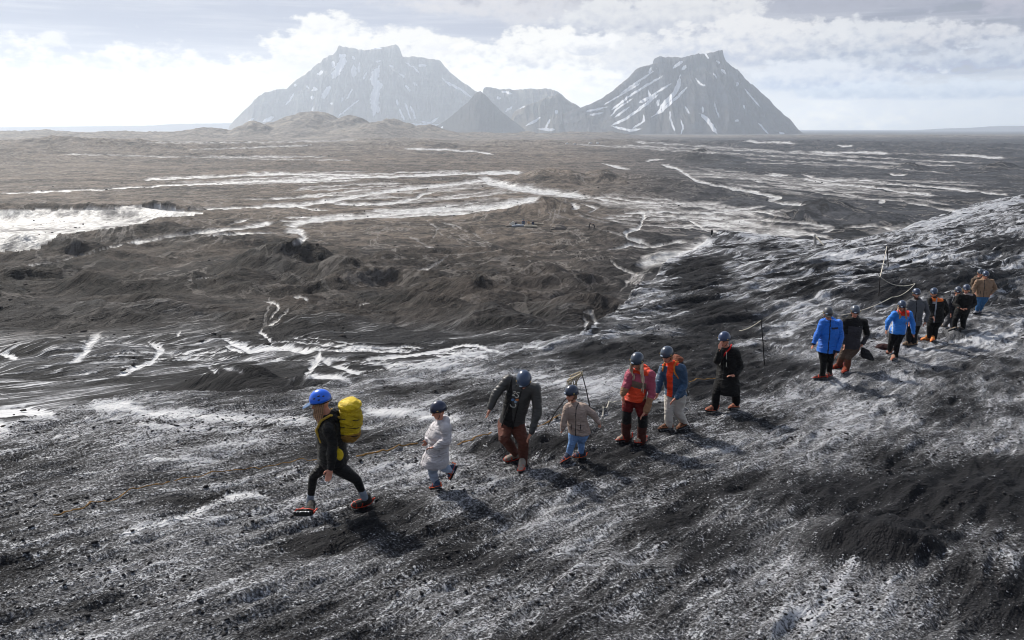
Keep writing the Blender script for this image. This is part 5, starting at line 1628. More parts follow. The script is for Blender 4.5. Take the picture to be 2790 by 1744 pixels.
# 7 black coat
c7 = crop(1890, 860, 5.214)
g7 = figure('person in a long black coat with a red scarf, one hand at the mouth', c7, k=1.0, fwd=(-.72, -.7), down=9, build=1.1, sleeve=1.15,
            J=dict(H=(432, 345, -.05), N=(480, 465), P=(480, 880), hem=(470, 1095), sR=(395, 500, .0), eR=(335, 640, -.22), wR=(368, 480, -.26), fR=(385, 400, -.2), sL=(590, 530, -.12), eL=(665, 720, -.08), wL=(590, 850, -.25), fL=(540, 850, -.25),
                   kR=(320, 1110, -.1), aR=(300, 1290, -.05), hR=(325, 1365), tR=(170, 1375), kL=(598, 1110, .1), aL=(602, 1265, .16), hL=(630, 1345), tL=(530, 1350)),
            jacket=BLK, trousers=BLKT, helmet=(46, 62, 92), boots=(130, 92, 76), strap=cloth('salmon strap', (214, 110, 80), .6))
tube_part([g7['N'] + g7['tors'] * .07 - g7['fw'] * .06 - g7['rt'] * .05, g7['N'] + g7['tors'] * .03 - g7['rt'] * .09 + g7['fw'] * .06, g7['N'] - g7['tors'] * .08 + g7['fw'] * .15 - g7['rt'] * .03, g7['N'] - g7['tors'] * .26 + g7['fw'] * .175 + g7['rt'] * .06],
          .015, 'scarf', cloth('red scarf', (205, 30, 28), .8), g7['root'], g7['root'])
tube_part([g7['N'] - g7['tors'] * .02 + g7['fw'] * .12 + g7['rt'] * .02, g7['N'] - g7['tors'] * .3 + g7['fw'] * .185 + g7['rt'] * .05], .009, 'coat_trim', cloth('grey trim', (168, 168, 160), .8), g7['root'], g7['root'])
tube_part([g7['N'] - g7['tors'] * .04 + g7['fw'] * .13 - g7['rt'] * .06, g7['N'] - g7['tors'] * .3 + g7['fw'] * .17 - g7['rt'] * .08], .009, 'coat_trim', MATS['grey trim'], g7['root'], g7['root'])

def mark(g, lat, up, size, mat, name='chest_mark', out=.165):
    q = g['N'] * (1 - up) + g['P'] * up + g['rt'] * lat + g['fw'] * (out - abs(lat) * .45)
    bm = bmesh.new()
    add_ball(bm, q, 1, frame(q, g['rt'], g['tors'], g['fw'], size, size * .4, .006), 10, 6)
    bm_part(bm, name, mat, g['root'], g['root'])


mark(g6, -.10, .28, .026, MATS['grey trim'])
# 8, 9 pair in front of the dark slope
c8 = crop(2190, 800, 5.815)
BLU = cloth('royal blue shell', (30, 112, 216), .5, .4, .15)
NAVP = cloth('navy panels', (22, 34, 66), .6)


def pj8(w, t, lat, fo, up, sd):
    r = np.zeros(len(w), int)
    r[(w == 0) & (np.abs(up - .80) < .035) & (lat < -.03) & (fo > 0)] = 1
    r[(w == 0) & (np.abs(lat) < .012) & (fo > 0.05)] = 1
    r[(w == 2) & (t > .93)] = 1
    return r


g8 = figure('man in a royal blue jacket and black trousers looking down to his right', c8, k=1.0, fwd=(-.25, -1), look=(-.35, -1), down=8, build=1.08, hood=True,
       J=dict(H=(385, 320, -.03), N=(415, 440), P=(370, 870), sR=(300, 460), eR=(215, 650, -.05), wR=(155, 800, -.08), fR=(140, 850), sL=(550, 470, -.03), eL=(592, 690, -.06), wL=(525, 925, -.16), fL=(490, 985, -.16),
              kR=(312, 1095, -.06), aR=(292, 1310, -.02), hR=(315, 1375), tR=(195, 1375), kL=(412, 1085, .0), aL=(405, 1245, .1), hL=(425, 1330), tL=(365, 1350)),
       jmats=[BLU, NAVP], paintj=pj8, trousers=BLKT, helmet=(70, 72, 78), boots=(70, 64, 60), strap=REDO, brim=cloth('dark cap brim', (40, 38, 42), .8), hem=.07, legslim=.95)

mark(g8, -.09, .33, .024, cloth('white mark', (215, 218, 220), .7))


def pj9(w, t, lat, fo, up, sd):
    r = np.zeros(len(w), int)
    r[(w == 0) & (up < .78)] = 1
    r[(w == 2)] = 1
    return r


g9 = figure('man in a black and charcoal jacket with brown trousers and red boots', c8, k=1.0, fwd=(-.1, -1), down=14, build=1.08, hood=True,
            J=dict(H=(812, 290, -.03), N=(800, 400), P=(740, 840), sR=(665, 440), eR=(640, 620, -.02), wR=(640, 790, -.06), sL=(955, 450), eL=(1002, 650, .02), wL=(930, 800, -.06), fL=(885, 850, -.08),
                   kL=(705, 1010, -.1), aL=(682, 1190, -.06), hL=(695, 1265), tL=(640, 1285), kR=(610, 990, .0), aR=(560, 1110, .26), hR=(585, 1175), tR=(480, 1195)),
            jmats=[BLK, cloth('charcoal fleece', (50, 48, 54), .75)], paintj=pj9, tmats=[cloth('taupe brown trousers', (88, 72, 62), .8), cloth('rust lower legs', (104, 60, 42), .8)], paintt=lambda t, c: (t > 1.1).astype(int),
            helmet=(64, 72, 84), boots=(120, 60, 40), strap=REDO, hem=.02)

mark(g9, -.09, .22, .024, MATS['white mark'])
# 10-14 the knot of people higher up
c10 = crop(2370, 700, 4.877)
BLU2 = cloth('bright blue ski cloth', (42, 134, 232), .5, .4, .12)
REDH, WHT = cloth('red hood', (232, 52, 34), .6), cloth('white seam', (205, 215, 225), .6)


def pj10(w, t, lat, fo, up, sd):
    r = np.zeros(len(w), int)
    r[(w == 0) & (up > .86) & (lat < .02)] = 1
    r[(w == 0) & (up > 1.0)] = 1
    r[(w == 0) & (np.abs(np.abs(lat) - .175) < .012) & (up < .45)] = 2
    return r


figure('girl in a bright blue ski jacket with a red hood and long loose hair', c10, k=.95, fwd=(-.2, -1), down=17, build=1.05, hood=True,
       J=dict(H=(425, 655, -.05), N=(435, 740), P=(375, 980), sR=(325, 755), eR=(240, 860, -.03), wR=(222, 960, -.05), fR=(222, 1000), sL=(525, 755), eL=(570, 880, -.03), wL=(582, 1020, -.07), fL=(575, 1050),
              kR=(290, 1125, .0), aR=(262, 1230, .3), hR=(262, 1270), tR=(235, 1285), kL=(360, 1150, -.08), aL=(345, 1300, -.04), hL=(360, 1370), tL=(310, 1388)),
       jmats=[BLU2, REDH, WHT], paintj=pj10, trousers=BLKT, helmet=(50, 62, 84), boots=(150, 118, 100), strap=cloth('salmon strap', (214, 110, 80)), hair=(158, 124, 100), hairlen=.2, hem=.07)
figure('tall man in a mid grey hooded jacket behind the girl in bright blue', c10, k=1.0, fwd=(-.2, -1), down=9, build=1.1, hood=True,
       J=dict(H=(618, 490), N=(628, 590), P=(575, 870), sR=(530, 610), eR=(495, 740, -.03), wR=(515, 850, -.1), sL=(725, 615), eL=(772, 750, -.03), wL=(745, 860, -.1), fL=(705, 910, -.1),
              kR=(530, 1010, -.05), aR=(512, 1130, .05), hR=(525, 1180), tR=(440, 1185), kL=(592, 1020, -.05), aL=(582, 1140, .02), hL=(595, 1190), tL=(540, 1200)),
       jacket=cloth('mid grey shell', (86, 88, 93), .7), trousers=BLKT, helmet=(46, 56, 78), boots=(110, 94, 80), strap=cloth('tan strap', (176, 140, 100)), hem=.06, beard=(70, 50, 42))


def pj12(w, t, lat, fo, up, sd):
    r = np.zeros(len(w), int)
    r[(w == 0) & (up > .93)] = 1
    r[(w == 0) & (np.abs(lat - .03) < .018) & (fo > .02)] = 2
    r[(w == 0) & (up > .82) & (up <= .93) & (lat > .03)] = 2
    return r


figure('man in a black coat with an orange scarf and pale lapels, orange boots', c10, k=1.0, fwd=(-.45, -.9), down=9, build=1.1,
       J=dict(H=(850, 482), N=(885, 565), P=(870, 820), sR=(805, 575), eR=(795, 690, -.03), wR=(840, 790, -.2), sL=(980, 590), eL=(1030, 720, .0), wL=(950, 830, -.05), fL=(940, 880, -.05),
              kR=(795, 935, -.06), aR=(790, 1045, .0), hR=(805, 1105), tR=(690, 1110), kL=(870, 940, -.04), aL=(862, 1060, .0), hL=(880, 1125), tL=(825, 1145)),
       jmats=[BLK, cloth('orange scarf cloth', (226, 112, 40), .8), cloth('pale lapel', (150, 155, 165), .7)], paintj=pj12, trousers=BLKT, helmet=(48, 62, 84), boots=(190, 120, 62), strap=ORANGE, hem=.08, beard=(90, 60, 44))
g13 = figure('walker mostly hidden between two people in black, dark jacket with grey pack straps', c10, k=.97, fwd=(-.3, -1), down=13, build=1.0,
             J=dict(H=(1172, 460, .1), N=(1150, 530, .1), P=(1095, 770, .1), eR=(1050, 640, .05), wR=(1070, 740, .0), eL=(1190, 650, .1), wL=(1150, 750, .0),
                    kR=(1030, 860, .05), aR=(1000, 900, .2), hR=(990, 925), tR=(945, 920), kL=(1100, 880, .0), aL=(1105, 935, .05), hL=(1120, 968), tL=(1075, 985)),
             jacket=cloth('dark slate cloth', (46, 48, 56), .7), trousers=cloth('grey trousers', (84, 84, 88), .8), helmet=(52, 60, 76), boots=(110, 100, 90), strap=cloth('tan strap', (176, 140, 100)))
backpack(g13, 'grey framed backpack on the half hidden walker', cloth('grey pack', (110, 112, 118), .7), cloth('grey pack lid', (90, 92, 98), .7), CHAR, .85)


def pj14(w, t, lat, fo, up, sd):
    r = np.zeros(len(w), int)
    r[(w == 0) & (up > 1.0)] = 1
    return r


figure('person in a plain black jumper with a pale scarf, hands together in front', c10, k=.97, fwd=(-.25, -1), look=(-.5, -1), down=8, build=1.08,
       J=dict(H=(1282, 432), N=(1290, 500), P=(1225, 720), sR=(1185, 530), eR=(1130, 625, -.02), wR=(1190, 680, -.22), fR=(1220, 690, -.24), sL=(1375, 525), eL=(1395, 625, .0), wL=(1290, 690, -.22), fL=(1260, 690, -.24),
              kR=(1135, 830, -.08), aR=(1125, 910, .05), hR=(1140, 950), tR=(1085, 975), kL=(1240, 850, -.08), aL=(1240, 950, .0), hL=(1250, 990), tL=(1215, 1000)),
       jmats=[BLK, cloth('pale scarf', (150, 140, 138), .8)], paintj=pj14, trousers=BLKT, helmet=(44, 54, 76), boots=(40, 38, 40), strap=DARKM, hair=(190, 150, 110), hairlen=.02)
g16 = figure('walker right behind the tan coat, only a dark helmet and tan hood showing', c10, k=.97, fwd=(-.3, -1), down=11, build=.95, hood=True,
             J=dict(H=(1468, 215, .5), N=(1440, 285, .5), P=(1430, 500, .5), eR=(1365, 360, .5), wR=(1390, 440, .4), eL=(1500, 380, .5), wL=(1480, 480, .5),
                    kR=(1440, 590, .5), aR=(1440, 660, .6), hR=(1450, 690, .6), tR=(1420, 700, .6), kL=(1480, 600, .5), aL=(1470, 670, .6), hL=(1475, 700, .6), tL=(1455, 710, .6)),
             y0=28.1, jacket=cloth('dark tan cloth', (88, 74, 62), .8), trousers=BLKT, helmet=(50, 60, 74), boots=(60, 56, 52), strap=DARKM)
figure('man in a broad tan brown jacket and blue jeans at the back of the line', c10, k=1.02, fwd=(-.25, -1), down=16, build=1.3, hood=True, sleeve=1.1,
       J=dict(H=(1538, 245), N=(1535, 310), P=(1485, 510), sR=(1430, 330), eR=(1375, 420, -.02), wR=(1395, 470, -.1), sL=(1620, 325), eL=(1668, 420, .0), wL=(1610, 490, -.1),
              kR=(1455, 600, -.08), aR=(1425, 700, .0), hR=(1440, 755), tR=(1390, 765), kL=(1500, 610, -.03), aL=(1458, 700, .05), hL=(1470, 758), tL=(1425, 768)),
       jacket=cloth('tan brown cloth', (136, 112, 92), .85), trousers=cloth('blue jeans cloth', (52, 100, 145), .85), helmet=(46, 58, 82), boots=(150, 150, 155), strap=DARKM, hem=.03)
# dark bag carried by the man in the black and charcoal jacket
rb = thing('bag', 'dark empty bag hanging from the left hand of the man in brown trousers', 'bag', tuple(g9['W']['L'] - Vector((0, 0, .5))))
bm = bmesh.new()
w9 = g9['W']['L'] - Vector((0, 0, .08))
S9 = .62
add_loft(bm, [(w9 + (c_ - w9) * S9, a_ * S9, b_ * S9) for c_, a_, b_ in [(w9 + Vector((.0, -.02, 0)), Vector((.04, 0, 0)), Vector((0, .02, 0))), (w9 + Vector((.12, -.02, -.06)), Vector((.14, 0, -.05)), Vector((0, .05, 0))), (w9 + Vector((.2, .0, -.25)), Vector((.24, 0, -.06)), Vector((0, .10, 0))),
              (w9 + Vector((.26, .0, -.42)), Vector((.26, 0, -.05)), Vector((0, .12, 0))), (w9 + Vector((.26, .0, -.46)), Vector((.2, 0, -.05)), Vector((0, .10, 0)))]], 18)
me = fuse(bm, .015, 2); wrinkle(me, .02, 5)
set_part(me, 'bag_body', cloth('black bag cloth', (24, 25, 30), .6), rb, rb)

# ------------------------------------------------------------------ ropes, stakes and the far camp
ROPE = cloth('golden rope', (140, 108, 66), .9, .1, .4)
ROPE2 = cloth('weathered rope', (196, 190, 178), .9, .1, .2)
WOODM = cloth('grey stake', (46, 44, 44), .8, .2, .3)


def on_ground(pts, lift=.02, sub=10, wob=.04, seed=0, conv=D):
    out = []
    rnd = random.Random(seed)
    P = [hit(*conv(*p), 5, 100) for p in pts]
    for a, b in zip(P[:-1], P[1:]):
        for i in range(sub):
            t = i / sub
            x, y = a.x + (b.x - a.x) * t + rnd.uniform(-wob, wob), a.y + (b.y - a.y) * t + rnd.uniform(-wob, wob)
            out.append(Vector((x, y, ground_z(x, y) + lift)))
    out.append(P[-1] + Vector((0, 0, lift)))
    return out


def rope(pts, r, label, mat, cat='rope', strands=1, group=None, name='rope'):
    root = pts[0].copy()
    bm = bmesh.new()
    for s in range(strands):
        rnd = random.Random(s * 7)
        ph = s * 2 * math.pi / max(strands, 1)
        q = []
        for i, p in enumerate(pts):
            o = Vector((math.cos(ph + i * 1.3), math.sin(ph + i * 1.3) * .6, .4 * math.sin(ph + i))) * (r * 1.3 if strands > 1 else 0)
            q.append((p - root + o, r))
        chain(bm, q, 6)
    me = bpy.data.meshes.new(name)
    bm.to_mesh(me); bm.free()
    me.materials.append(mat)
    me.polygons.foreach_set('use_smooth', np.ones(len(me.polygons), bool))
    o = bpy.data.objects.new(name, me)
    COL.objects.link(o)
    o.location = root
    o['label'] = label; o['category'] = cat
    if group:
        o['group'] = group
    return o


def mesh_thing(bm, name, label, cat, loc, mats, group=None, smooth=True):
    me = bpy.data.meshes.new(name)
    bmesh.ops.recalc_face_normals(bm, faces=bm.faces)
    bm.to_mesh(me); bm.free()
    me.transform(Matrix.Translation(-Vector(loc)))
    for m in (mats if isinstance(mats, list) else [mats]):
        me.materials.append(m)
    me.polygons.foreach_set('use_smooth', np.full(len(me.polygons), smooth))
    o = bpy.data.objects.new(name, me)
    COL.objects.link(o)
    o.location = loc
    o['label'] = label; o['category'] = cat
    if group:
        o['group'] = group
    return o


rope(on_ground([(130, 1222), (200, 1200), (290, 1175), (345, 1152), (400, 1142)], .03, 6, .02, 1), .006, 'golden brown rope lying on the ice at the far left', ROPE, strands=2)
rope(on_ground([(410, 1142), (480, 1128), (600, 1110), (680, 1098), (750, 1090)], .03, 6, .02, 2), .005, 'thin golden rope lying on the ice just behind the guide', ROPE, strands=2)
rope(on_ground([(845, 1082), (880, 1072), (930, 1062), (985, 1052)], .035, 6, .03, 3), .008, 'frayed bundle of straw coloured rope between guide and first child', ROPE, strands=4)
rope(on_ground([(1085, 1052), (1120, 1036), (1160, 1025)], .03, 5, .03, 4), .008, 'short end of golden rope behind the first child', ROPE, strands=2)
rope(on_ground([(1260, 1010), (1300, 992), (1330, 985)], .03, 5, .03, 5), .008, 'short rope between the bending man and the small child', ROPE, strands=2)
rope(on_ground([(1420, 990), (1440, 955), (1470, 950)], .04, 5, .03, 6), .006, 'loose tangle of pale rope behind the small child', ROPE2, strands=3)
rope(on_ground([(1630, 905), (1660, 900), (1690, 897)], .04, 5, .03, 7), .007, 'orange brown rope beside the long black coat', ROPE, strands=2)


def stake(base, top, label, r=.018, name='stake', group='dark stakes carrying the hand rope', y=None, lean=0.0):
    b = hit(*D(*base), 5, 120)
    px, py = D(*top)
    yy = b.y + lean
    t = Vector((s_of(px, py) * yy, yy, K_of(py) * yy + CAMZ))
    bm = bmesh.new()
    add_cap(bm, b - Vector((0, 0, .1)), r * 1.15, b * .5 + t * .5, r, 8)
    add_cap(bm, b * .5 + t * .5, r, t, r * .9, 8)
    mesh_thing(bm, name, label, 'stake', tuple(b), WOODM, group)
    return b, t


def sag(a, b, s, n=10):
    return [a * (1 - i / n) + b * (i / n) - Vector((0, 0, s * 4 * (i / n) * (1 - i / n))) for i in range(n + 1)]


b1, t1 = stake((1807, 862), (1798, 757), 'tall black stake on the slope right of the long black coat', .014)
b2, t2 = stake((2076, 700), (2079, 654), 'thin stake at the corner where the hand rope bends', .022)
b3, t3 = stake((2099, 628), (2095, 582), 'dark stake highest up the slope at the end of the hand rope', .03)
b4, t4 = stake((2165, 690), (2162, 670), 'short stake just above the tall man in the mid grey jacket', .022)
rope(sag(t3, t2, .12) , .020, 'pale hand rope running steeply between the two highest stakes', ROPE2, group='pale hand rope strung between stakes')
rope(sag(t2, t4, .22), .018, 'pale sagging hand rope from corner stake to short stake', ROPE2, group='pale hand rope strung between stakes')
p5 = hit(*D(2105, 722), 5, 100) + Vector((0, 0, .35)); p6 = hit(*D(1985, 765), 5, 100) + Vector((0, 0, .3))
rope(sag(t4, p5, .15) + sag(p5, p6, .1)[1:], .014, 'pale hand rope dropping from short stake towards the blue helmets', ROPE2, group='pale hand rope strung between stakes')
tw = Vector(g7['H']) + Vector((.5, .8, -.1))
rope(sag(t1, hit(*D(1745, 800), 5, 100) + Vector((0, 0, .25)), .05), .009, 'pale rope descending from tall black stake behind the long black coat', ROPE2, group='pale hand rope strung between stakes')

# broken poles wrapped in old rope above the small child
b6, t6 = stake((1396, 962), (1374, 880), 'thin leaning pole behind the small child, rope wound at its top', .010, group='poles with wound rope behind the small child', name='pole')
b7, t7 = stake((1288, 1003), (1340, 938), 'thin dark pole slanting up beside the small child helmet', .010, group='poles with wound rope behind the small child', name='pole')
rr = thing('rope_coil', 'frayed straw coloured rope wound round the top of the leaning pole', 'rope', tuple(t6))
bm = bmesh.new()
rnd = random.Random(4)
for i in range(14):
    a = t6 + Vector((rnd.uniform(-.05, .02), rnd.uniform(-.04, .04), rnd.uniform(-.06, .02)))
    m_ = a + Vector((rnd.uniform(-.26, -.08), rnd.uniform(-.06, .06), rnd.uniform(-.16, -.06)))
    e_ = m_ + Vector((rnd.uniform(-.08, .06), rnd.uniform(-.03, .03), rnd.uniform(-.24, -.08)))
    chain(bm, [(a, .014), (m_, .013), (e_, .008)], 6)
bm_part(bm, 'wound_rope', cloth('straw rope', (176, 164, 142), .95, .1, .3), rr, rr)
# pale frame further out
b8, t8 = stake((1926, 577), (1925, 556), 'short pale post at the foot of the bright ice slope', .10, group=None, name='post')
for o in [x for x in COL.objects if x.name.startswith('post')]:
    o.data.materials.clear(); o.data.materials.append(cloth('bleached wood', (170, 168, 165), .8)); o['category'] = 'post'
rope([t8, hit(*D(1945, 582), 5, 150) + Vector((0, 0, .1))], .05, 'pale guy rope slanting down from short pale post', ROPE2)


# -------- far camp on the ash flat
def far_person(X, Yb, Yt, label, c1_, c2_, sit=False, group=None, lean=0.0, name='person'):
    b = hit(*D(X, Yb), 60, 800)
    h = (Yb - Yt) * .42332 / F * b.y * 1.02
    root = thing(name, label, 'person', tuple(b), group)
    k = h / 1.75 if not sit else h / 1.0
    bm = bmesh.new()
    up = Vector((0, 0, k)); X_ = Vector((k, 0, 0)); Y_ = Vector((0, k, 0))
    if not sit:
        hip = b + up * .88; nk = b + up * 1.45 + X_ * lean; hd = b + up * 1.62 + X_ * lean * 1.2
        kn = [b + up * .47 + X_ * s * .1 - Y_ * .08 * s for s in (-1, 1)]; ft = [b + up * .06 + X_ * s * .13 + Y_ * .06 * s for s in (-1, 1)]
    else:
        hip = b + up * .18; nk = b + up * .72 + X_ * lean; hd = b + up * .88 + X_ * lean * 1.3
        kn = [b + up * .45 + X_ * s * .14 - Y_ * .38 for s in (-1, 1)]; ft = [b + up * .06 + X_ * s * .14 - Y_ * .6 for s in (-1, 1)]
    add_ball(bm, hd, 1, Matrix.Diagonal((.09 * k, .1 * k, .12 * k, 1)))
    chain(bm, [(hd, .06 * k), (nk, .07 * k), ((nk + hip) / 2, .15 * k), (hip, .15 * k)])
    for i, s in enumerate((-1, 1)):
        sh = nk - up * .06 + X_ * s * .19
        chain(bm, [(nk - up * .05, .09 * k), (sh, .07 * k), (sh - up * .28 + X_ * s * .04, .055 * k), (sh - up * .46 - Y_ * .16, .04 * k)])
        chain(bm, [(hip, .12 * k), (hip + X_ * s * .09, .10 * k), (kn[i], .075 * k), (ft[i], .05 * k), (ft[i] - Y_ * .17 - up * .02, .04 * k)])
    me = fuse(bm, .025, 2)
    hz, pz = nk.z, hip.z

    def pf(c):
        r = np.zeros(len(c), int)
        r[c[:, 2] > hz + .03 * k] = 2
        r[c[:, 2] < pz] = 1
        return r
    set_part(me, 'body', [c1_, c2_, SKIN], root, root, pf)
    bm = bmesh.new()
    add_ball(bm, hd + up * .05, 1, Matrix.Diagonal((.12 * k, .13 * k, .10 * k, 1)))
    bm_part(bm, 'helmet', cloth('far helmet', (70, 76, 90), .4), root, root)
    return root


far_person(1681, 559, 541, 'lone dark figure standing on the pale ice tongue in the middle distance', cloth('far black', (30, 30, 34)), BLKT)
far_person(1392, 541, 525, 'dark figure stooping on the ash flat, right of the far camp', MATS['far black'], BLKT, lean=.25, group='two stooping figures beside each other')
far_person(1404, 543, 526, 'dark figure with legs apart right of the other stooping figure', MATS['far black'], BLKT, lean=-.3, group='two stooping figures beside each other')
far_person(1236, 532, 518, 'seated camper in an orange cap, highest of the far camp', cloth('far blue', (66, 76, 96)), cloth('far grey', (120, 118, 116)), sit=True, group='people sitting at the far camp')
far_person(1219, 534, 523, 'seated camper in navy between the white sheet and the orange cap', cloth('far navy', (40, 48, 70)), MATS['far grey'], sit=True, group='people sitting at the far camp')
far_person(1249, 531, 520, 'seated camper in beige at the middle of the far camp', cloth('far beige', (176, 150, 120)), MATS['far grey'], sit=True, group='people sitting at the far camp')
far_person(1259, 532, 521, 'seated camper in black and white, rightmost of the far camp', MATS['far navy'], cloth('far white', (200, 200, 200)), sit=True, group='people sitting at the far camp')


def bundle(X, Y, w, h, d, c, label, name='bag', cat='bag', tilt=0.0, seed=0, group='gear lying at the far camp'):
    b = hit(*D(X, Y), 60, 800)
    m = .42332 / F * b.y
    bm = bmesh.new()
    ax = Vector((math.cos(tilt), 0, math.sin(tilt)))
    L = w * m / 2; r = h * m / 2
    add_cap(bm, b - ax * L + Vector((0, 0, r * .8)), r * .8, b + Vector((0, 0, r)), r, 10)
    add_cap(bm, b + Vector((0, 0, r)), r, b + ax * L + Vector((0, 0, r * .8)), r * .75, 10)
    me = fuse(bm, max(.03, r * .15), 1)
    wrinkle(me, r * .2, seed, 2.5, 3.5)
    root = thing(name, label, cat, tuple(b), group)
    set_part(me, name + '_body', c, root, root)


bundle(1268, 531, 30, 5, 5, cloth('sand cloth', (184, 170, 150)), 'long sand coloured roll at the right end of the far camp', 'sleeping_mat', 'mat', -.05, 1)
bundle(1254, 537, 26, 6, 5, cloth('cream cloth', (196, 186, 166)), 'cream padded roll in front of the seated campers', 'sleeping_mat', 'mat', -.05, 2)
bundle(1224, 536, 26, 6, 6, cloth('pale blue cloth', (164, 170, 178)), 'pale blue heap of cloth in front of the navy camper', 'bag', 'bag', .05, 3)
bundle(1203, 536, 14, 5, 4, cloth('grey tan cloth', (150, 136, 122)), 'small grey tan bag at the left end of the far camp', 'bag', 'bag', 0, 4)
b = hit(*D(1212, 534), 60, 800)
m = .42332 / F * b.y
bm = bmesh.new()
c0 = b + Vector((0, 0, 3 * m))
vs = []
for dz in (0, .12):
    for (x, z) in ((-10, -2), (0, 5), (10, -1), (2, -6)):
        vs.append(bm.verts.new(b + Vector((x * m, dz, (z + 6.5) * m))))
bm.faces.new(vs[:4]); bm.faces.new(vs[4:][::-1])
for i in range(4):
    bm.faces.new((vs[i], vs[4 + i], vs[4 + (i + 1) % 4], vs[(i + 1) % 4]))
mesh_thing(bm, 'tarpaulin', 'tilted white sheet at the left of the far camp', 'tarpaulin', tuple(b), cloth('white sheet', (225, 222, 214), .8), smooth=False)


def rock(p, r, label, seed, col=(52, 50, 50), stretch=(1.4, .9, .7), group=None):
    bm = bmesh.new()
    bmesh.ops.create_icosphere(bm, subdivisions=3, radius=1.0)
    rnd = random.Random(seed)
    off = rnd.uniform(0, 100)
    for v in bm.verts:
        n = float(fbm(np.array([v.co.x * 1.3 + off + v.co.z]), np.array([v.co.y * 1.3 + v.co.z * .7]), 3, seed, ridged=True)[0])
        v.co *= 1 + .35 * n
        v.co = Vector((v.co.x * r * stretch[0], v.co.y * r * stretch[1], v.co.z * r * stretch[2])) + p
    return mesh_thing(bm, 'rock', label, 'rock', tuple(p), cloth('rock %s' % (col,), col, .9, .2, .4), group, smooth=False)


b = hit(*D(1320, 543), 60, 800)
rock(b + Vector((0, 0, .35)), 1.2, 'lone grey boulder on the ash flat between camp and stooping figures', 3, (120, 112, 104), (1.5, .9, .8))
# lumps of dark ice and stone at the feet of the walkers and in the gully
ROCKS = [((2086, 822), .12, 'reddish black rock behind the girl in bright blue')]
for i, (p, r, l) in enumerate(ROCKS):
    q = hit(*D(*p), 5, 120)
    rock(q + Vector((0, 0, r * .2)), r, l, 20 + i, (58, 36, 36))
# three pale shelters far out on the moraine
for i, (X, Y, w) in enumerate(((1340, 340, 7), (1395, 339, 8), (1412, 339, 6), (1358, 341, 5))):
    b = hit(*D(X, Y), 600, 3000)
    m = .42332 / F * b.y
    bm = bmesh.new()
    W_, H_, L_ = w * m * .5, 4.2 * m, w * m * .8
    sec = [(-W_, 0), (-W_, H_ * .6), (0, H_), (W_, H_ * .6), (W_, 0)]
    A = [bm.verts.new(b + Vector((x, 0, z - .5))) for x, z in sec]; B = [bm.verts.new(b + Vector((x, L_, z - .5))) for x, z in sec]
    bm.faces.new(A); bm.faces.new(B[::-1])
    for j in range(5):
        bm.faces.new((A[j], B[j], B[(j + 1) % 5], A[(j + 1) % 5]))
    mesh_thing(bm, 'shelter', ['pale far shelter, leftmost of the tiny white ones on the moraine', 'largest pale shelter right of the gap on the far moraine', 'pale far shelter, rightmost of the tiny row', 'smallest pale shelter second from the left on the far moraine'][i],
               'shelter', tuple(b), cloth('pale canvas', (214, 214, 214), .8), 'tiny pale shelters on the far moraine', smooth=False)


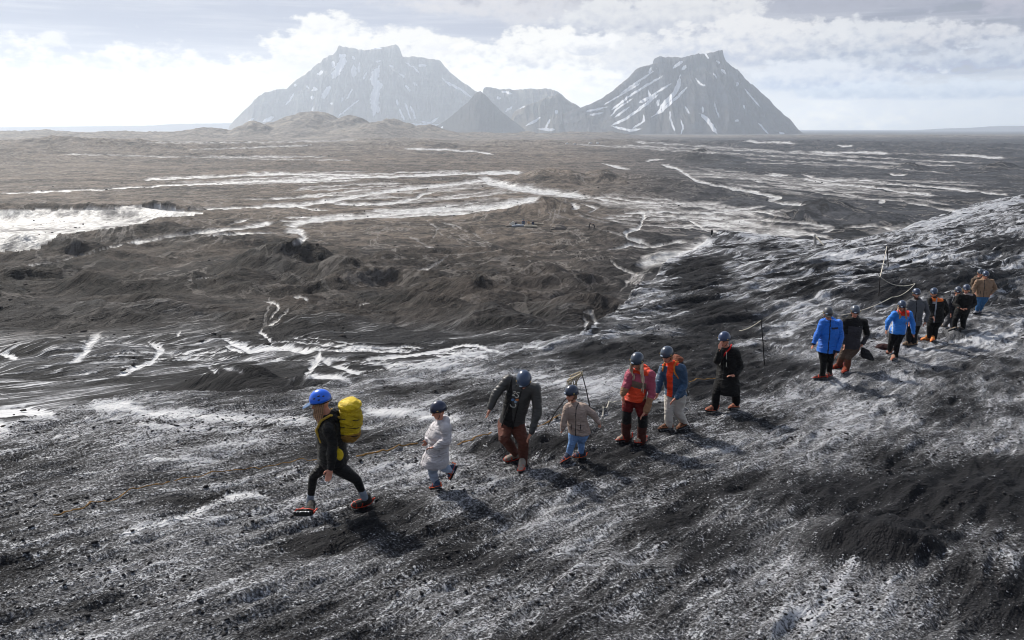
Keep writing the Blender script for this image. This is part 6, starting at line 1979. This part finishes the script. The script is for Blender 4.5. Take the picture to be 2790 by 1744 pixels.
# ------------------------------------------------------------------ loose grit and ice crumbs on the near slope, boulders on the moraine
def scatter(name, label, n, ymin, ymax, r0, r1, mat, seed, cat, smax=.8, power=1.0, onlyfg=None):
    rs = np.random.RandomState(seed)
    y = ymin * (ymax / ymin) ** (rs.rand(n) ** power)
    x = (rs.rand(n) * 2 - 1) * smax * y
    cl = fbm(x / 2.5 * (6 / ymin), y / 2.5 * (6 / ymin), 3, seed + 3)
    keep = cl > -0.1 + 0.35 * rs.rand(n)
    x, y = x[keep], y[keep]
    z, g = land(x, y)
    if onlyfg is not None:
        k = (g > .5) if onlyfg else (g < .3)
        x, y, z = x[k], y[k], z[k]
    n = len(x)
    r = (r0 * (r1 / r0) ** (rs.rand(n) ** 3)) * (y / ymin) ** (.45)
    bm = bmesh.new(); bmesh.ops.create_icosphere(bm, subdivisions=1, radius=1.0)
    bv = np.array([v.co[:] for v in bm.verts]); bf = np.array([[v.index for v in f.verts] for f in bm.faces]); bm.free()
    nv = len(bv)
    V = bv[None] * (1 + .6 * (rs.rand(n, nv, 1) - .5))
    a = rs.rand(n) * 6.28
    ca, sa = np.cos(a)[:, None], np.sin(a)[:, None]
    sx, sy, sz = (.8 + .9 * rs.rand(n, 1)), (.6 + .5 * rs.rand(n, 1)), (.35 + .4 * rs.rand(n, 1))
    vx, vy, vz = V[..., 0] * sx, V[..., 1] * sy, V[..., 2] * sz
    W_ = np.stack([(vx * ca - vy * sa), (vx * sa + vy * ca), vz], -1) * r[:, None, None]
    W_ += np.stack([x, y, z + CAMZ + r * .12], -1)[:, None]
    Fc = (bf[None] + (np.arange(n) * nv)[:, None, None]).reshape(-1, 3).astype(np.int32)
    me = bpy.data.meshes.new(name)
    me.vertices.add(n * nv); me.vertices.foreach_set('co', W_.astype(np.float32).ravel())
    me.loops.add(Fc.size); me.loops.foreach_set('vertex_index', Fc.ravel())
    me.polygons.add(len(Fc)); me.polygons.foreach_set('loop_start', np.arange(0, Fc.size, 3, dtype=np.int32))
    me.polygons.foreach_set('loop_total', np.full(len(Fc), 3, dtype=np.int32))
    me.update(calc_edges=True)
    me.materials.append(mat)
    o = bpy.data.objects.new(name, me); COL.objects.link(o)
    o['kind'] = 'stuff'; o['label'] = label; o['category'] = cat
    return o


scatter('gravel', 'black ash lumps and loose stones strewn over the near ice slope', 30000, 5.2, 34, .005, .024, cloth('black grit', (34, 33, 35), .85, .25, .5, -1), 5, 'gravel', .75, 1.0, onlyfg=True)
scatter('ice_crumbs', 'pale crumbs of ice scattered over the near slope', 9000, 5.2, 30, .004, .011, cloth('ice crumb', (120, 122, 128), .5, .5, .2, -1), 6, 'ice crumbs', .75, 1.0, onlyfg=True)
scatter('moraine_stones', 'dark boulders and stones lying over the ash mounds and the plain', 9000, 24, 420, .03, .14, cloth('moraine stone', (58, 54, 52), .9, .2, .5, -1), 7, 'stones', .8, .8, onlyfg=False)

# ------------------------------------------------------------------ haze: one closed box of even air round the whole scene
def haze_box():
    bm = bmesh.new()
    bmesh.ops.create_cube(bm, size=1.0)
    x, y0, y1, z0, z1 = 14500.0, -300.0, 14200.0, -30.0, 640.0
    for v in bm.verts:
        v.co = Vector((v.co.x * 2 * x, y0 + (v.co.y + 0.5) * (y1 - y0), z0 + (v.co.z + 0.5) * (z1 - z0)))
    me = bpy.data.meshes.new('haze')
    bm.to_mesh(me); bm.free()
    m = bpy.data.materials.new('haze air')
    m.use_nodes = True
    T = NT(m.node_tree)
    T.n.clear()
    out = T.node('ShaderNodeOutputMaterial')
    pv = T.node('ShaderNodeVolumePrincipled')
    pv.inputs['Color'].default_value = (0.78, 0.87, 1.0, 1)
    pv.inputs['Density'].default_value = HAZE
    pv.inputs['Anisotropy'].default_value = 0.35
    T.link(pv.outputs[0], out.inputs['Volume'])
    me.materials.append(m)
    o = bpy.data.objects.new('haze', me)
    COL.objects.link(o)
    o['kind'] = 'stuff'
    o['label'] = 'pale blue haze veiling the distant mountains and the plain'
    o['category'] = 'haze'


haze_box()
